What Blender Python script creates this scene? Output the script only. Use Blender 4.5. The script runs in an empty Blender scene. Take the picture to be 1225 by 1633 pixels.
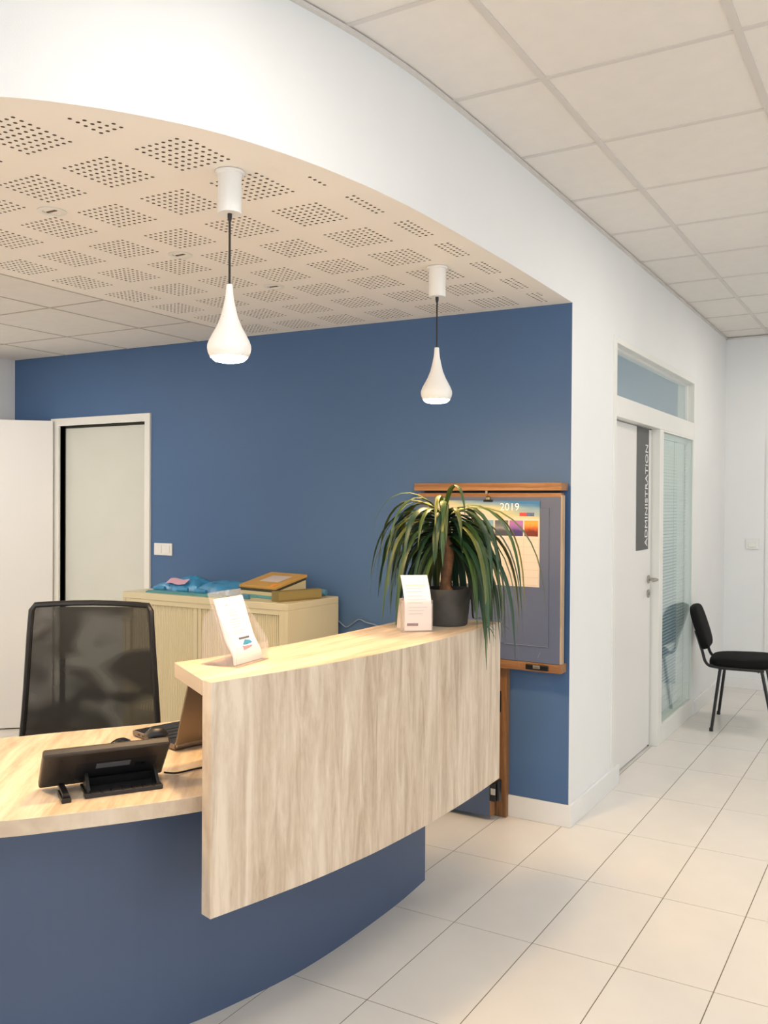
import bpy, bmesh, math, random
from mathutils import Vector, Matrix, geometry
from mathutils import noise as mnoise
random.seed(7)
SC = bpy.context.scene
COL = SC.collection

# ------------------------------------------------------------------ camera
F_PX, YAW, PITCH, ROLL, CAM_H = 1436.38, .5378, -.0101, -.006, 1.5197
def make_camera():
    c, s = math.cos(YAW), math.sin(YAW)
    R = Vector((c, s, 0)); D0 = Vector((-s, c, 0)); Z = Vector((0, 0, 1))
    D = D0*math.cos(PITCH) + Z*math.sin(PITCH)
    U = -D0*math.sin(PITCH) + Z*math.cos(PITCH)
    cr, sr = math.cos(ROLL), math.sin(ROLL)
    R2 = R*cr - U*sr; U2 = R*sr + U*cr
    cam = bpy.data.cameras.new('camera'); o = bpy.data.objects.new('camera', cam)
    COL.objects.link(o)
    m = Matrix.Identity(4)
    for i in range(3):
        m[i][0] = R2[i]; m[i][1] = U2[i]; m[i][2] = -D[i]
    m[2][3] = CAM_H
    o.matrix_world = m
    cam.sensor_fit = 'HORIZONTAL'; cam.sensor_width = 36.0; cam.lens = 36.0*F_PX/1225.0
    cam.clip_start = .05; cam.clip_end = 60
    SC.camera = o
make_camera()

# ------------------------------------------------------------------ world, light, exposure
SC.view_settings.view_transform = 'Standard'
SC.view_settings.look = 'None'
SC.view_settings.gamma = 1.0
SC.view_settings.use_curve_mapping = False
SC.view_settings.exposure = -0.2
SC.cycles.max_bounces = 7
w = bpy.data.worlds.new('world'); SC.world = w; w.use_nodes = True
bg = w.node_tree.nodes['Background']; bg.inputs[0].default_value = (.80, .90, 1.0, 1); bg.inputs[1].default_value = 1.2
PANEL_L = 19.5        # radiance of the ceiling light panels
PENDANT_L = 660.0    # radiance of the pendant diffusers
SPOT_L = 0.0         # the recessed spots are switched off in the photograph
def area(name, loc, size, energy, color, direction):
    l = bpy.data.lights.new(name, 'AREA'); l.shape = 'RECTANGLE'; l.size, l.size_y = size
    l.energy = energy; l.color = color
    o = bpy.data.objects.new(name, l); COL.objects.link(o)
    o.location = loc; o.rotation_euler = Vector(direction).to_track_quat('-Z', 'Y').to_euler()
    return o
# daylight through the window band of the hall's right-hand wall and the glazed front behind the camera
area('daylight_right', (3.85, 2.0, 1.55), (5.6, 1.9), 44, (.86, .93, 1.0), (-1, 0, 0))
area('daylight_front', (.6, -2.90, 1.45), (4.6, 2.1), 45, (.88, .94, 1.0), (0, 1, 0))
# daylight through the windows of the office behind the glazed partition
area('daylight_office', (-4.9, 6.4, 1.5), (2.4, 1.6), 70, (.9, .96, 1.0), (1, 0, 0))

# ------------------------------------------------------------------ materials
MATS = {}
def srgb(r, g, b):
    f = lambda c: (c/255/12.92 if c/255 <= .04045 else ((c/255+.055)/1.055)**2.4)
    return (f(r), f(g), f(b), 1)
def mat(name, col, rough=.5, metal=0, var=.04, vscale=6.0, bump=0.0, bscale=200.0, spec=.5, coat=0.0):
    if name in MATS: return MATS[name]
    m = bpy.data.materials.new(name); m.use_nodes = True; MATS[name] = m
    nt = m.node_tree; n = nt.nodes; L = nt.links; b = n['Principled BSDF']
    tc = n.new('ShaderNodeTexCoord')
    nz = n.new('ShaderNodeTexNoise'); nz.inputs['Scale'].default_value = vscale; nz.inputs['Detail'].default_value = 3
    L.new(tc.outputs['Object'], nz.inputs['Vector'])
    rp = n.new('ShaderNodeValToRGB')
    rp.color_ramp.elements[0].position = .3; rp.color_ramp.elements[1].position = .7
    rp.color_ramp.elements[0].color = tuple(max(0, c*(1-var)) for c in col[:3]) + (1,)
    rp.color_ramp.elements[1].color = tuple(min(1, c*(1+var)) for c in col[:3]) + (1,)
    L.new(nz.outputs['Fac'], rp.inputs['Fac']); L.new(rp.outputs['Color'], b.inputs['Base Color'])
    b.inputs['Roughness'].default_value = rough; b.inputs['Metallic'].default_value = metal
    b.inputs['Specular IOR Level'].default_value = spec
    if coat: b.inputs['Coat Weight'].default_value = coat
    if bump:
        n2 = n.new('ShaderNodeTexNoise'); n2.inputs['Scale'].default_value = bscale; n2.inputs['Detail'].default_value = 2
        L.new(tc.outputs['Object'], n2.inputs['Vector'])
        bp = n.new('ShaderNodeBump'); bp.inputs['Strength'].default_value = bump; bp.inputs['Distance'].default_value = .002
        L.new(n2.outputs['Fac'], bp.inputs['Height']); L.new(bp.outputs['Normal'], b.inputs['Normal'])
    return m
def wood(name, dark, mid, light, fine=55.0, rough=.45):
    """light oak laminate: long streaks along UV.v, strips of differing tone along UV.u"""
    m = bpy.data.materials.new(name); m.use_nodes = True; MATS[name] = m
    nt = m.node_tree; n = nt.nodes; L = nt.links; b = n['Principled BSDF']
    uv = n.new('ShaderNodeUVMap'); uv.uv_map = 'UVMap'
    def stretched(su, sv, det, dist=0.0, rgh=.55):
        mp = n.new('ShaderNodeMapping'); mp.inputs['Scale'].default_value = (su, sv, 1)
        L.new(uv.outputs[0], mp.inputs['Vector'])
        t = n.new('ShaderNodeTexNoise'); t.inputs['Scale'].default_value = 1.0; t.inputs['Detail'].default_value = det
        t.inputs['Roughness'].default_value = rgh; t.inputs['Distortion'].default_value = dist
        L.new(mp.outputs[0], t.inputs['Vector']); return t.outputs['Fac']
    a = stretched(fine, 2.6, 5, 1.1, .62); c = stretched(11, .8, 3, 2.0); e = stretched(120, 30, 2)
    ad = n.new('ShaderNodeMath'); ad.operation = 'MULTIPLY_ADD'; ad.inputs[1].default_value = .50; L.new(a, ad.inputs[0])
    m2 = n.new('ShaderNodeMath'); m2.operation = 'MULTIPLY'; m2.inputs[1].default_value = .42; L.new(c, m2.inputs[0])
    L.new(m2.outputs[0], ad.inputs[2])
    ad2 = n.new('ShaderNodeMath'); ad2.operation = 'MULTIPLY_ADD'; ad2.inputs[1].default_value = .10
    L.new(e, ad2.inputs[0]); L.new(ad.outputs[0], ad2.inputs[2])
    sx = n.new('ShaderNodeSeparateXYZ'); L.new(uv.outputs[0], sx.inputs[0])
    sn = n.new('ShaderNodeMath'); sn.operation = 'SNAP'; sn.inputs[1].default_value = .087; L.new(sx.outputs[0], sn.inputs[0])
    wn = n.new('ShaderNodeTexWhiteNoise'); wn.noise_dimensions = '1D'; L.new(sn.outputs[0], wn.inputs['W'])
    ad3 = n.new('ShaderNodeMath'); ad3.operation = 'MULTIPLY_ADD'; ad3.inputs[1].default_value = .09; L.new(wn.outputs['Value'], ad3.inputs[0])
    ad4 = n.new('ShaderNodeMath'); ad4.operation = 'SUBTRACT'; ad4.inputs[1].default_value = .045; L.new(ad2.outputs[0], ad4.inputs[0]); L.new(ad4.outputs[0], ad3.inputs[2]); ad2 = ad3
    rp = n.new('ShaderNodeValToRGB'); r = rp.color_ramp
    r.elements[0].position = .36; r.elements[0].color = dark
    r.elements[1].position = .62; r.elements[1].color = light
    k = r.elements.new(.50); k.color = mid
    L.new(ad2.outputs[0], rp.inputs['Fac']); L.new(rp.outputs['Color'], b.inputs['Base Color'])
    bp = n.new('ShaderNodeBump'); bp.inputs['Strength'].default_value = .12; bp.inputs['Distance'].default_value = .002
    L.new(ad2.outputs[0], bp.inputs['Height']); L.new(bp.outputs['Normal'], b.inputs['Normal'])
    b.inputs['Roughness'].default_value = rough; b.inputs['Specular IOR Level'].default_value = .35
    return m
def emit(name, col, strength):
    m = bpy.data.materials.new(name); m.use_nodes = True; MATS[name] = m
    b = m.node_tree.nodes['Principled BSDF']
    b.inputs['Base Color'].default_value = (.8, .8, .8, 1)
    b.inputs['Emission Color'].default_value = col; b.inputs['Emission Strength'].default_value = strength
    return m
def thin_glass(name, tint, ior=1.5, rough=0.0, haze=None):
    m = bpy.data.materials.new(name); m.use_nodes = True; MATS[name] = m
    nt = m.node_tree; n = nt.nodes; L = nt.links
    n.remove(n['Principled BSDF']); out = n['Material Output']
    tr = n.new('ShaderNodeBsdfTransparent'); tr.inputs[0].default_value = tint
    gl = n.new('ShaderNodeBsdfGlossy'); gl.inputs['Roughness'].default_value = rough; gl.inputs[0].default_value = (.95, 1, .98, 1)
    fr = n.new('ShaderNodeFresnel'); ge = n.new('ShaderNodeNewGeometry'); mr = n.new('ShaderNodeMapRange')
    mr.inputs[3].default_value = ior; mr.inputs[4].default_value = 1/ior      # leaving the pane reflects like entering it
    L.new(ge.outputs['Backfacing'], mr.inputs[0]); L.new(mr.outputs[0], fr.inputs['IOR'])
    mx = n.new('ShaderNodeMixShader'); L.new(fr.outputs[0], mx.inputs[0]); L.new(tr.outputs[0], mx.inputs[1]); L.new(gl.outputs[0], mx.inputs[2])
    last = mx
    if haze:
        df = n.new('ShaderNodeBsdfDiffuse'); df.inputs[0].default_value = haze[1]
        m2 = n.new('ShaderNodeMixShader'); m2.inputs[0].default_value = haze[0]
        L.new(mx.outputs[0], m2.inputs[1]); L.new(df.outputs[0], m2.inputs[2]); last = m2
    L.new(last.outputs[0], out.inputs[0])
    return m
def mesh_fabric(name):
    """see-through chair netting: dark thread with gaps; two stretched layers give broad wavy bands"""
    m = bpy.data.materials.new(name); m.use_nodes = True; MATS[name] = m
    nt = m.node_tree; n = nt.nodes; L = nt.links; b = n['Principled BSDF']; out = n['Material Output']
    b.inputs['Base Color'].default_value = (.012, .012, .011, 1); b.inputs['Roughness'].default_value = .6
    tc = n.new('ShaderNodeTexCoord')
    mp = n.new('ShaderNodeMapping'); mp.inputs['Scale'].default_value = (3.6, 1, 7); mp.inputs['Rotation'].default_value = (0, .55, 0)
    L.new(tc.outputs['Object'], mp.inputs[0])
    nz = n.new('ShaderNodeTexNoise'); nz.inputs['Scale'].default_value = 1.0; nz.inputs['Detail'].default_value = 0; nz.inputs['Distortion'].default_value = 1.6
    L.new(mp.outputs[0], nz.inputs['Vector'])
    rp = n.new('ShaderNodeMapRange'); rp.inputs[1].default_value = .36; rp.inputs[2].default_value = .68
    rp.inputs[3].default_value = .995; rp.inputs[4].default_value = .84; L.new(nz.outputs['Fac'], rp.inputs[0])
    tr = n.new('ShaderNodeBsdfTransparent')
    mx = n.new('ShaderNodeMixShader'); L.new(rp.outputs[0], mx.inputs[0]); L.new(tr.outputs[0], mx.inputs[1]); L.new(b.outputs[0], mx.inputs[2])
    L.new(mx.outputs[0], out.inputs[0])
    return m
M_WALL = mat('white_wall_paint', (.80, .81, .81, 1), .7, var=.012, vscale=2.5, bump=.15, bscale=350)
M_BLUE = mat('blue_wall_paint', srgb(73, 105, 147), .6, var=.03, vscale=2, bump=.15, bscale=350)
M_BASE = mat('blue_desk_laminate', srgb(72, 88, 116), .5, var=.02, vscale=2)
M_SOFF = mat('cream_plasterboard', (.90, .86, .80, 1), .8, var=.015, vscale=2)
M_CAV = mat('hole_shade_brown', (.17, .11, .065, 1), .9)  # brown stands in for the shade inside the ceiling perforations
M_CTILE = mat('mineral_ceiling_tile', (.80, .765, .725, 1), .9, var=.015, vscale=14, bump=.3, bscale=500)
M_RAIL = mat('ceiling_rail_enamel', (.66, .625, .59, 1), .5, var=.01)
M_RAILD = mat('dark_grey_rail', (.44, .40, .36, 1), .6, var=.01)  # darker grey for the rails of the low tiled ceiling
M_GROUT = mat('tile_grout', srgb(118, 106, 92), .9, var=.08, vscale=20)
M_TILE = mat('cream_floor_tile', (.75, .72, .672, 1), .27, var=.03, vscale=3.5, bump=.05, bscale=60, spec=.5)
M_WHITE = mat('white_enamel', (.80, .80, .785, 1), .35, var=.008)
M_FRAME = mat('cream_white_frame', (.80, .795, .755, 1), .4, var=.01)
M_DOORW = mat('white_door_laminate', (.78, .77, .75, 1), .4, var=.01, vscale=1.5)
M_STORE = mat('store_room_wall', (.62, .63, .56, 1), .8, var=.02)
M_OAK = wood('sonoma_oak', srgb(178, 156, 133), srgb(205, 187, 165), srgb(222, 207, 188), 24)
M_PINE = wood('orange_pine', srgb(118, 82, 52), srgb(146, 104, 68), srgb(168, 126, 88), 70)
M_BLACKP = mat('black_plastic', (.012, .012, .013, 1), .38, var=.15)
M_BLACKM = mat('black_steel', (.008, .008, .009, 1), .3, var=.1)
M_FABRIC = mat('black_fabric', (.006, .006, .0065, 1), .9, var=.2, vscale=90, bump=.4, bscale=700, spec=.2)
M_NET = mesh_fabric('black_netting')
M_CAB = mat('beige_steel', srgb(208, 198, 165), .4, var=.01)
M_SLATM = mat('beige_tambour', srgb(214, 204, 172), .5, var=.015)
M_CHROME = mat('brushed_chrome', (.62, .61, .58, 1), .25, metal=1, var=.03)
M_STEEL = mat('dull_steel', (.40, .38, .34, 1), .35, metal=1, var=.03)
M_POT = mat('slate_grey_pot', (.055, .052, .048, 1), .55, var=.35, vscale=14, bump=.1, bscale=40)
M_SOIL = mat('potting_soil', (.03, .02, .012, 1), .95, var=.4, vscale=60, bump=.6, bscale=90)
M_TRUNK = mat('palm_trunk', (.20, .095, .045, 1), .8, var=.35, vscale=40, bump=.5, bscale=80)
M_PAPER = mat('white_paper', (.86, .86, .87, 1), .6, var=.008)
M_GBOARD = mat('grey_blue_board', srgb(88, 98, 124), .55, var=.03, vscale=4, bump=.1, bscale=120)
M_SIGN = mat('grey_sign_plate', (.085, .088, .085, 1), .5, var=.03)
M_ACRYL = thin_glass('clear_acrylic', (.97, .95, .95, 1), 1.45, .02, (.10, (.95, .90, .88, 1)))
M_GLASS = thin_glass('window_glass', (.95, .975, .965, 1), 1.45)
M_SLAT = mat('white_blind_slat', (.74, .80, .77, 1), .5, var=.01)

# ------------------------------------------------------------------ helpers
class MB:
    def __init__(s): s.v = []; s.f = []; s.mi = []
    def add(s, verts, faces, mi=0):
        b = len(s.v); s.v += [tuple(p) for p in verts]; s.f += [tuple(i+b for i in f) for f in faces]; s.mi += [mi]*len(faces); return s
    def box(s, x0, x1, y0, y1, z0, z1, mi=0):
        v = [(x, y, z) for z in (z0, z1) for y in (y0, y1) for x in (x0, x1)]
        return s.add(v, [(0, 2, 3, 1), (4, 5, 7, 6), (0, 1, 5, 4), (2, 6, 7, 3), (0, 4, 6, 2), (1, 3, 7, 5)], mi)
    def quad(s, a, b, c, d, mi=0): return s.add([a, b, c, d], [(0, 1, 2, 3)], mi)
    def tube(s, pts, r, n=8, mi=0, cap=True, closed=False):
        pts = [Vector(p) for p in pts]; k = len(pts); rs = r if isinstance(r, (list, tuple)) else [r]*k
        vs = []; prev = None
        for i, p in enumerate(pts):
            a = pts[(i-1) % k] if (i > 0 or closed) else p; b = pts[(i+1) % k] if (i < k-1 or closed) else p
            t = (b-a).normalized()
            if prev is None:
                u = t.orthogonal().normalized()
            else:
                u = (prev - t*prev.dot(t)).normalized()
            prev = u; w_ = t.cross(u)
            for j in range(n):
                an = 2*math.pi*j/n; vs.append(p + (u*math.cos(an)+w_*math.sin(an))*rs[i])
        fs = []
        for i in range(k if closed else k-1):
            i2 = (i+1) % k
            for j in range(n):
                j2 = (j+1) % n; fs.append((i*n+j, i*n+j2, i2*n+j2, i2*n+j))
        if cap and not closed: fs += [tuple(range(n))[::-1], tuple((k-1)*n+j for j in range(n))]
        return s.add(vs, fs, mi)
    def lathe(s, prof, n=32, c=(0, 0, 0), mi=0, cap0=False, cap1=False):
        vs = []; fs = []
        for r, z in prof:
            for j in range(n):
                a = 2*math.pi*j/n; vs.append((c[0]+r*math.cos(a), c[1]+r*math.sin(a), c[2]+z))
        for i in range(len(prof)-1):
            for j in range(n):
                j2 = (j+1) % n; fs.append((i*n+j, i*n+j2, (i+1)*n+j2, (i+1)*n+j))
        if cap0: fs.append(tuple(range(n))[::-1])
        if cap1: fs.append(tuple((len(prof)-1)*n+j for j in range(n)))
        return s.add(vs, fs, mi)
    def slab(s, front, back, z0, z1, mi=0):
        n = len(front); v = []
        for (a, b) in zip(front, back):
            v += [(a[0], a[1], z0), (a[0], a[1], z1), (b[0], b[1], z0), (b[0], b[1], z1)]
        f = []
        for i in range(n-1):
            a = 4*i; b = a+4
            f += [(a, b, b+1, a+1), (a+2, a+3, b+3, b+2), (a+1, b+1, b+3, a+3), (a, a+2, b+2, b)]
        e = 4*(n-1); f += [(0, 1, 3, 2), (e, e+2, e+3, e+1)]
        return s.add(v, f, mi)
    def grid(s, fn, nu, nv, mi=0):
        v = [fn(i/nu, j/nv) for j in range(nv+1) for i in range(nu+1)]
        f = [(j*(nu+1)+i, j*(nu+1)+i+1, (j+1)*(nu+1)+i+1, (j+1)*(nu+1)+i) for j in range(nv) for i in range(nu)]
        return s.add(v, f, mi)
def to_mesh(name, mb, mats, bevel=0.0, smooth=False, uvf=None, fixn=True, seg=2, ang=40, tf=None):
    me = bpy.data.meshes.new(name); me.from_pydata(mb.v, [], mb.f)
    me.polygons.foreach_set('material_index', mb.mi)
    for m in (mats if isinstance(mats, (list, tuple)) else [mats]): me.materials.append(m)
    bm = bmesh.new(); bm.from_mesh(me)
    if tf is not None: bmesh.ops.transform(bm, matrix=tf, verts=bm.verts)
    if fixn: bmesh.ops.recalc_face_normals(bm, faces=bm.faces)
    if bevel:
        ed = [e for e in bm.edges if len(e.link_faces) == 2 and e.calc_face_angle(0) > math.radians(ang)]
        bmesh.ops.bevel(bm, geom=ed, offset=bevel, segments=seg, profile=.5, affect='EDGES', clamp_overlap=True)
    if uvf:
        bm.normal_update(); l = bm.loops.layers.uv.new('UVMap')
        for f in bm.faces:
            for lp in f.loops: lp[l].uv = uvf(lp.vert.co, f.normal)
    if smooth:
        for f in bm.faces: f.smooth = True
        for e in bm.edges:
            if len(e.link_faces) == 2 and e.calc_face_angle(0) > math.radians(35): e.smooth = False
    bm.to_mesh(me); bm.free(); me.update()
    return me
def link(name, me, parent=None, loc=None, rot=None):
    o = bpy.data.objects.new(name, me); COL.objects.link(o)
    if parent: o.parent = parent
    if loc: o.location = loc
    if rot: o.rotation_euler = rot
    return o
def obj(name, mb, mats, parent=None, **k): return link(name, to_mesh(name, mb, mats, **k), parent)
def tag(o, label, cat, group=None):
    o['label'] = label; o['category'] = cat
    if group: o['group'] = group
    return o
def struct(o, label=None):
    o['kind'] = 'structure'
    if label: o['label'] = label
    return o
def thing(name, label, cat, loc=(0, 0, 0), rotz=0, group=None):
    o = bpy.data.objects.new(name, None); COL.objects.link(o); o.empty_display_size = .1
    o.location = loc; o.rotation_euler = (0, 0, rotz)
    return tag(o, label, cat, group)
def copy_tree(o, parent=None):
    c = o.copy(); COL.objects.link(c)
    if parent: c.parent = parent
    for ch in list(o.children): copy_tree(ch, c)
    return c
def uv_grain(g):
    g = Vector(g)
    def f(p, n):
        t = n.cross(g)
        if t.length < .3:
            t = g.orthogonal().normalized(); return (p.dot(t)*.5+.3, p.dot(n.cross(t))*.15)
        return (p.dot(t.normalized())+.37*abs(n.z), p.dot(g))
    return f
def smooth_curve(pts, per=8):
    pts = [Vector(p) for p in pts]; out = []
    for i in range(len(pts)-1):
        p0 = pts[max(i-1, 0)]; p1 = pts[i]; p2 = pts[i+1]; p3 = pts[min(i+2, len(pts)-1)]
        for k in range(per):
            t = k/per
            out.append(.5*((2*p1)+(p2-p0)*t+(2*p0-5*p1+4*p2-p3)*t*t+(3*p1-p0-3*p2+p3)*t**3))
    out.append(pts[-1]); return out
def resample(pts, n):
    pts = [Vector(p) for p in pts]; d = [0]
    for a, b in zip(pts, pts[1:]): d.append(d[-1]+(b-a).length)
    out = []; j = 0
    for i in range(n):
        t = d[-1]*i/(n-1)
        while j < len(pts)-2 and d[j+1] < t: j += 1
        f = (t-d[j])/max(1e-9, d[j+1]-d[j]); out.append(pts[j].lerp(pts[j+1], min(1, max(0, f))))
    return out
def offset(pts, d):
    """offset a plan curve to its right-hand side (running +Y, right is +X)"""
    out = []
    for i, p in enumerate(pts):
        t = (pts[min(i+1, len(pts)-1)]-pts[max(i-1, 0)]); t = Vector((t.x, t.y)).normalized()
        out.append(Vector((p[0]+t.y*d, p[1]-t.x*d)))
    return out
def text_mesh(body, size, mats, extrude=.0008, spacing=1.0, align='CENTER'):
    cu = bpy.data.curves.new('lettering', 'FONT'); cu.body = body; cu.size = size; cu.extrude = extrude
    cu.space_character = spacing; cu.align_x = align; cu.align_y = 'CENTER'
    t = bpy.data.objects.new('tmp', cu); COL.objects.link(t)
    dg = bpy.context.evaluated_depsgraph_get()
    me = bpy.data.meshes.new_from_object(t.evaluated_get(dg)); bpy.data.objects.remove(t); bpy.data.curves.remove(cu)
    me.materials.clear(); me.materials.append(mats); me.name = 'lettering'
    return me

# ------------------------------------------------------------------ key dimensions
X0, Y0, YE = -1.4106, 4.075, 7.93          # corridor wall face, blue wall face, end wall
H = 2.9094                                 # hall ceiling
XL, XR, YF = -5.43, 3.9, -3.0              # left, right, front limits
def zs(x): return 2.462 + (X0-x)*.0083     # lower ceiling over the desk (a touch out of level)

# ------------------------------------------------------------------ floor
fl = struct(obj('floor', MB().box(XL-.3, XR+.3, YF-.2, YE+.2, -.15, -.0012), M_GROUT), 'cream tiled floor')
TX, TY = -1.1404, 2.9306
def tile_mesh(sx, sy, nm='tile'):
    return to_mesh(nm, MB().box(0, sx, 0, sy, -.02, 0), M_TILE)
tm = tile_mesh(.2965, .5965)
rest = MB()
for i in range(-15, 18):
    for j in range(-10, 9):
        x = TX+.3*i+.0015; y = TY+.6*j+.0015
        x1 = min(x+.297, XR); y1 = min(y+.597, YE)
        if x < XL-.3 or x > XR-.02 or y > YE-.02: continue
        if -6 <= i <= 8 and -4 <= j <= 8:
            if x+.297 > XR or y+.597 > YE:
                o = link('tile', tile_mesh(x1-x, y1-y), fl, (x, y, 0))
            else:
                o = link('tile', tm, fl, (x, y, 0))
        else:
            rest.box(x, x1, y, y1, -.02, 0)
o = obj('tile_field', rest, M_TILE, fl); o['kind'] = 'stuff'

# ------------------------------------------------------------------ walls
# blue back wall with the store-room doorway, white reveal at its corridor end
DX0, DX1, DZ = -4.96, -4.165, 2.02
wb = MB()
wb.box(XL, DX0, Y0, Y0+.12, 0, 2.6); wb.box(DX0, DX1, Y0, Y0+.12, DZ, 2.6); wb.box(DX1, X0-.001, Y0, Y0+.12, 0, 2.6)
struct(obj('wall_back', wb, M_BLUE), 'blue painted wall behind the reception desk')
# corridor wall: strip around the glazed door unit
AY0, AY1, AZ = 4.735, 6.745, 2.42
wl = MB()
wl.box(X0-.0008, X0, Y0, AY0, 0, H); wl.box(X0-.11, X0-.0008, Y0, Y0+.121, 2.6, H)      # one continuous plaster skin around the corner
wl.box(X0-.11, X0-.0008, Y0+.121, AY0, 0, H); wl.box(X0-.11, X0, AY0, AY1, AZ, H); wl.box(X0-.11, X0, AY1, YE, 0, H)
struct(obj('wall_corridor', wl, M_WALL), 'white corridor wall')
struct(obj('wall_end', MB().box(X0-.11, XR+.1, YE, YE+.12, 0, H), M_WALL), 'white wall at the corridor end')
struct(obj('wall_left', MB().box(XL-.1, XL, YF, Y0+1.3, 0, H), M_WALL), 'white wall left of the open door')
wr = MB(); wr.box(XR, XR+.15, YF, YE, 0, .55); wr.box(XR, XR+.15, YF, YE, 2.55, H); wr.box(XR, XR+.15, YF, -.9, .55, 2.55); wr.box(XR, XR+.15, 4.9, YE, .55, 2.55)
struct(obj('wall_right', wr, M_WALL), 'white hall wall with a window band')
wf = MB(); wf.box(XL, XR, YF-.15, YF, 2.6, H); wf.box(XL, -1.8, YF-.15, YF, 0, 2.6); wf.box(3.0, XR, YF-.15, YF, 0, 2.6); wf.box(-1.8, 3.0, YF-.15, YF, 0, .3)
struct(obj('wall_front', wf, M_WALL), 'white wall with the glazed front')
# store room behind the open door
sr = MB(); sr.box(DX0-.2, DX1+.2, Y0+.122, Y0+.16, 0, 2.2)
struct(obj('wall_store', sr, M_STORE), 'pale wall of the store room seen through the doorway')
# office behind the glazed partition
oc = MB(); oc.box(-5.2, X0-.11, YE-.12, YE, 0, 2.86); struct(obj('wall_office', oc, mat('office_blue_paint', srgb(134, 152, 168), .7, var=.02)), 'grey blue wall of the office behind the glass')
oc = MB(); oc.box(-5.3, -5.2, 5.36, YE, 0, 2.86); oc.box(-5.2, -3.45, 5.36, 5.42, 0, 2.86); oc.box(-3.4, X0-.11, Y0+.2, Y0+.25, 0, 2.86); oc.box(-3.45, -3.4, Y0+.2, 5.42, 0, 2.86)
struct(obj('wall_office_side', oc, M_WALL))
struct(obj('ceiling_office', MB().box(-5.3, X0-.11, Y0+.2, YE, 2.86, 2.9), M_WALL))

# curved white fascia between the low ceiling and the hall ceiling
bot = smooth_curve([(-5.43, .50), (-4.4, .48), (-3.6, .54), (-2.9, .70), (-2.3, 1.02), (-1.863, 1.356), (-1.764, 1.450), (-1.695, 1.530), (-1.631, 1.624), (-1.578, 1.715), (-1.534, 1.815),
     (-1.492, 1.947), (-1.465, 2.055), (-1.442, 2.183), (-1.420, 2.346), (-1.403, 2.60), (-1.397, 3.0), (-1.398, 3.45), (X0, Y0)], 6)
top = smooth_curve([(-5.43, .50), (-4.4, .48), (-3.6, .54), (-2.9, .70), (-2.3, 1.02), (-1.868, 1.362), (-1.770, 1.456), (-1.702, 1.536), (-1.640, 1.630), (-1.590, 1.720), (-1.550, 1.815),
     (-1.515, 1.947), (-1.492, 2.055), (-1.466, 2.183), (-1.442, 2.346), (-1.421, 2.60), (-1.412, 3.0), (-1.411, 3.45), (X0, Y0)], 6)
NB = 110
bot = resample(bot, NB); top = resample(top, NB)
fa = MB(); vs = []
ti = offset(top, -.1); bi = offset(bot, -.1)
for a, b, c, d in zip(bot, top, bi, ti):
    vs += [(a.x, a.y, zs(a.x)), (b.x, b.y, H), (c.x, c.y, zs(c.x)+.03), (d.x, d.y, H)]
fs = []
for i in range(NB-1):
    a = 4*i; b = a+4; fs += [(a, b, b+1, a+1), (a+2, a+3, b+3, b+2), (a, a+2, b+2, b), (a+1, b+1, b+3, a+3)]
fs += [(0, 1, 3, 2), (4*NB-4, 4*NB-2, 4*NB-1, 4*NB-3)]
fa.add(vs, fs)
struct(obj('wall_curved', fa, M_WALL, smooth=True), 'curved white fascia above the reception desk')
# perimeter angle under the ceiling tiles
full = top+[Vector((X0, Y0+.3)), Vector((X0, YE))]
tr = MB(); tr.slab(offset(full, .014), offset(full, -.02), H-.012, H-.001)
struct(obj('trim_1', tr, M_RAIL), 'ceiling edge trim')
struct(obj('trim_2', MB().box(X0, XR, YE-.02, YE+.01, H-.012, H-.001), M_RAIL))

# ------------------------------------------------------------------ hall ceiling: grid of tiles
ce = struct(obj('ceiling', MB().box(XL-.2, XR+.2, YF-.2, YE+.2, H+.06, H+.16), M_CTILE), 'tiled suspended ceiling of the hall')
CX, CY = -1.076, 2.8089
ctm = to_mesh('ceiling_tile', MB().box(.002, .598, .002, .598, 0, .018), M_CTILE, bevel=.0015, seg=1)
LIGHTS = {(0, -3), (0, -7), (3, -7), (1, 2), (1, 6), (6, -3), (6, 3), (-4, -6)}
for i in range(-8, 9):
    for j in range(-10, 9):
        if (i, j) in LIGHTS: continue
        x = CX+.6*i; y = CY+.6*j
        if x+.3 < XL or x > XR-.1 or y > YE or y+.3 < YF: continue
        if i < -1 and j > -2: continue
        link('ceiling_tile', ctm, ce, (x, y, H+.003+random.uniform(0, .001)))
for i in range(-8, 9):
    x = CX+.6*i; yt = YE if i >= 0 else (2.2 if i > -2 else 1.6)
    obj('ceiling_rail', MB().box(x-.012, x+.012, YF, yt, H-.001, H+.03), M_RAIL, ce)
for j in range(-9, 9):
    y = CY+.6*j
    if y > YE: continue
    obj('ceiling_rail', MB().box(XL if j < -2 else X0-.1, XR, y-.009, y+.009, H-.0006, H+.03), M_RAIL, ce)
M_PANEL = emit('panel_diffuser', (1.0, .93, .84, 1), PANEL_L)
proto = None
ROWS = {2: 'nearest the corridor wall', 5: 'nearest the window band', -4: 'left of the desk'}
for k, (i, j) in enumerate(sorted(LIGHTS)):
    if proto is None:
        proto = thing('ceiling_light', '', 'ceiling light')
        obj('frame', MB().box(.002, .598, .002, .03, -.004, .02).box(.002, .598, .57, .598, -.004, .02).box(.002, .03, .03, .57, -.004, .02).box(.57, .598, .03, .57, -.004, .02), M_WHITE, proto)
        obj('diffuser', MB().box(.03, .57, .03, .57, 0, .012), M_PANEL, proto)
        o = proto
    else:
        o = copy_tree(proto)
    o.location = (CX+.6*i, CY+.6*j, H+.003)
    tag(o, 'square white light panel set flush in the hall ceiling', 'ceiling light', 'light panels in the hall ceiling')
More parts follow.
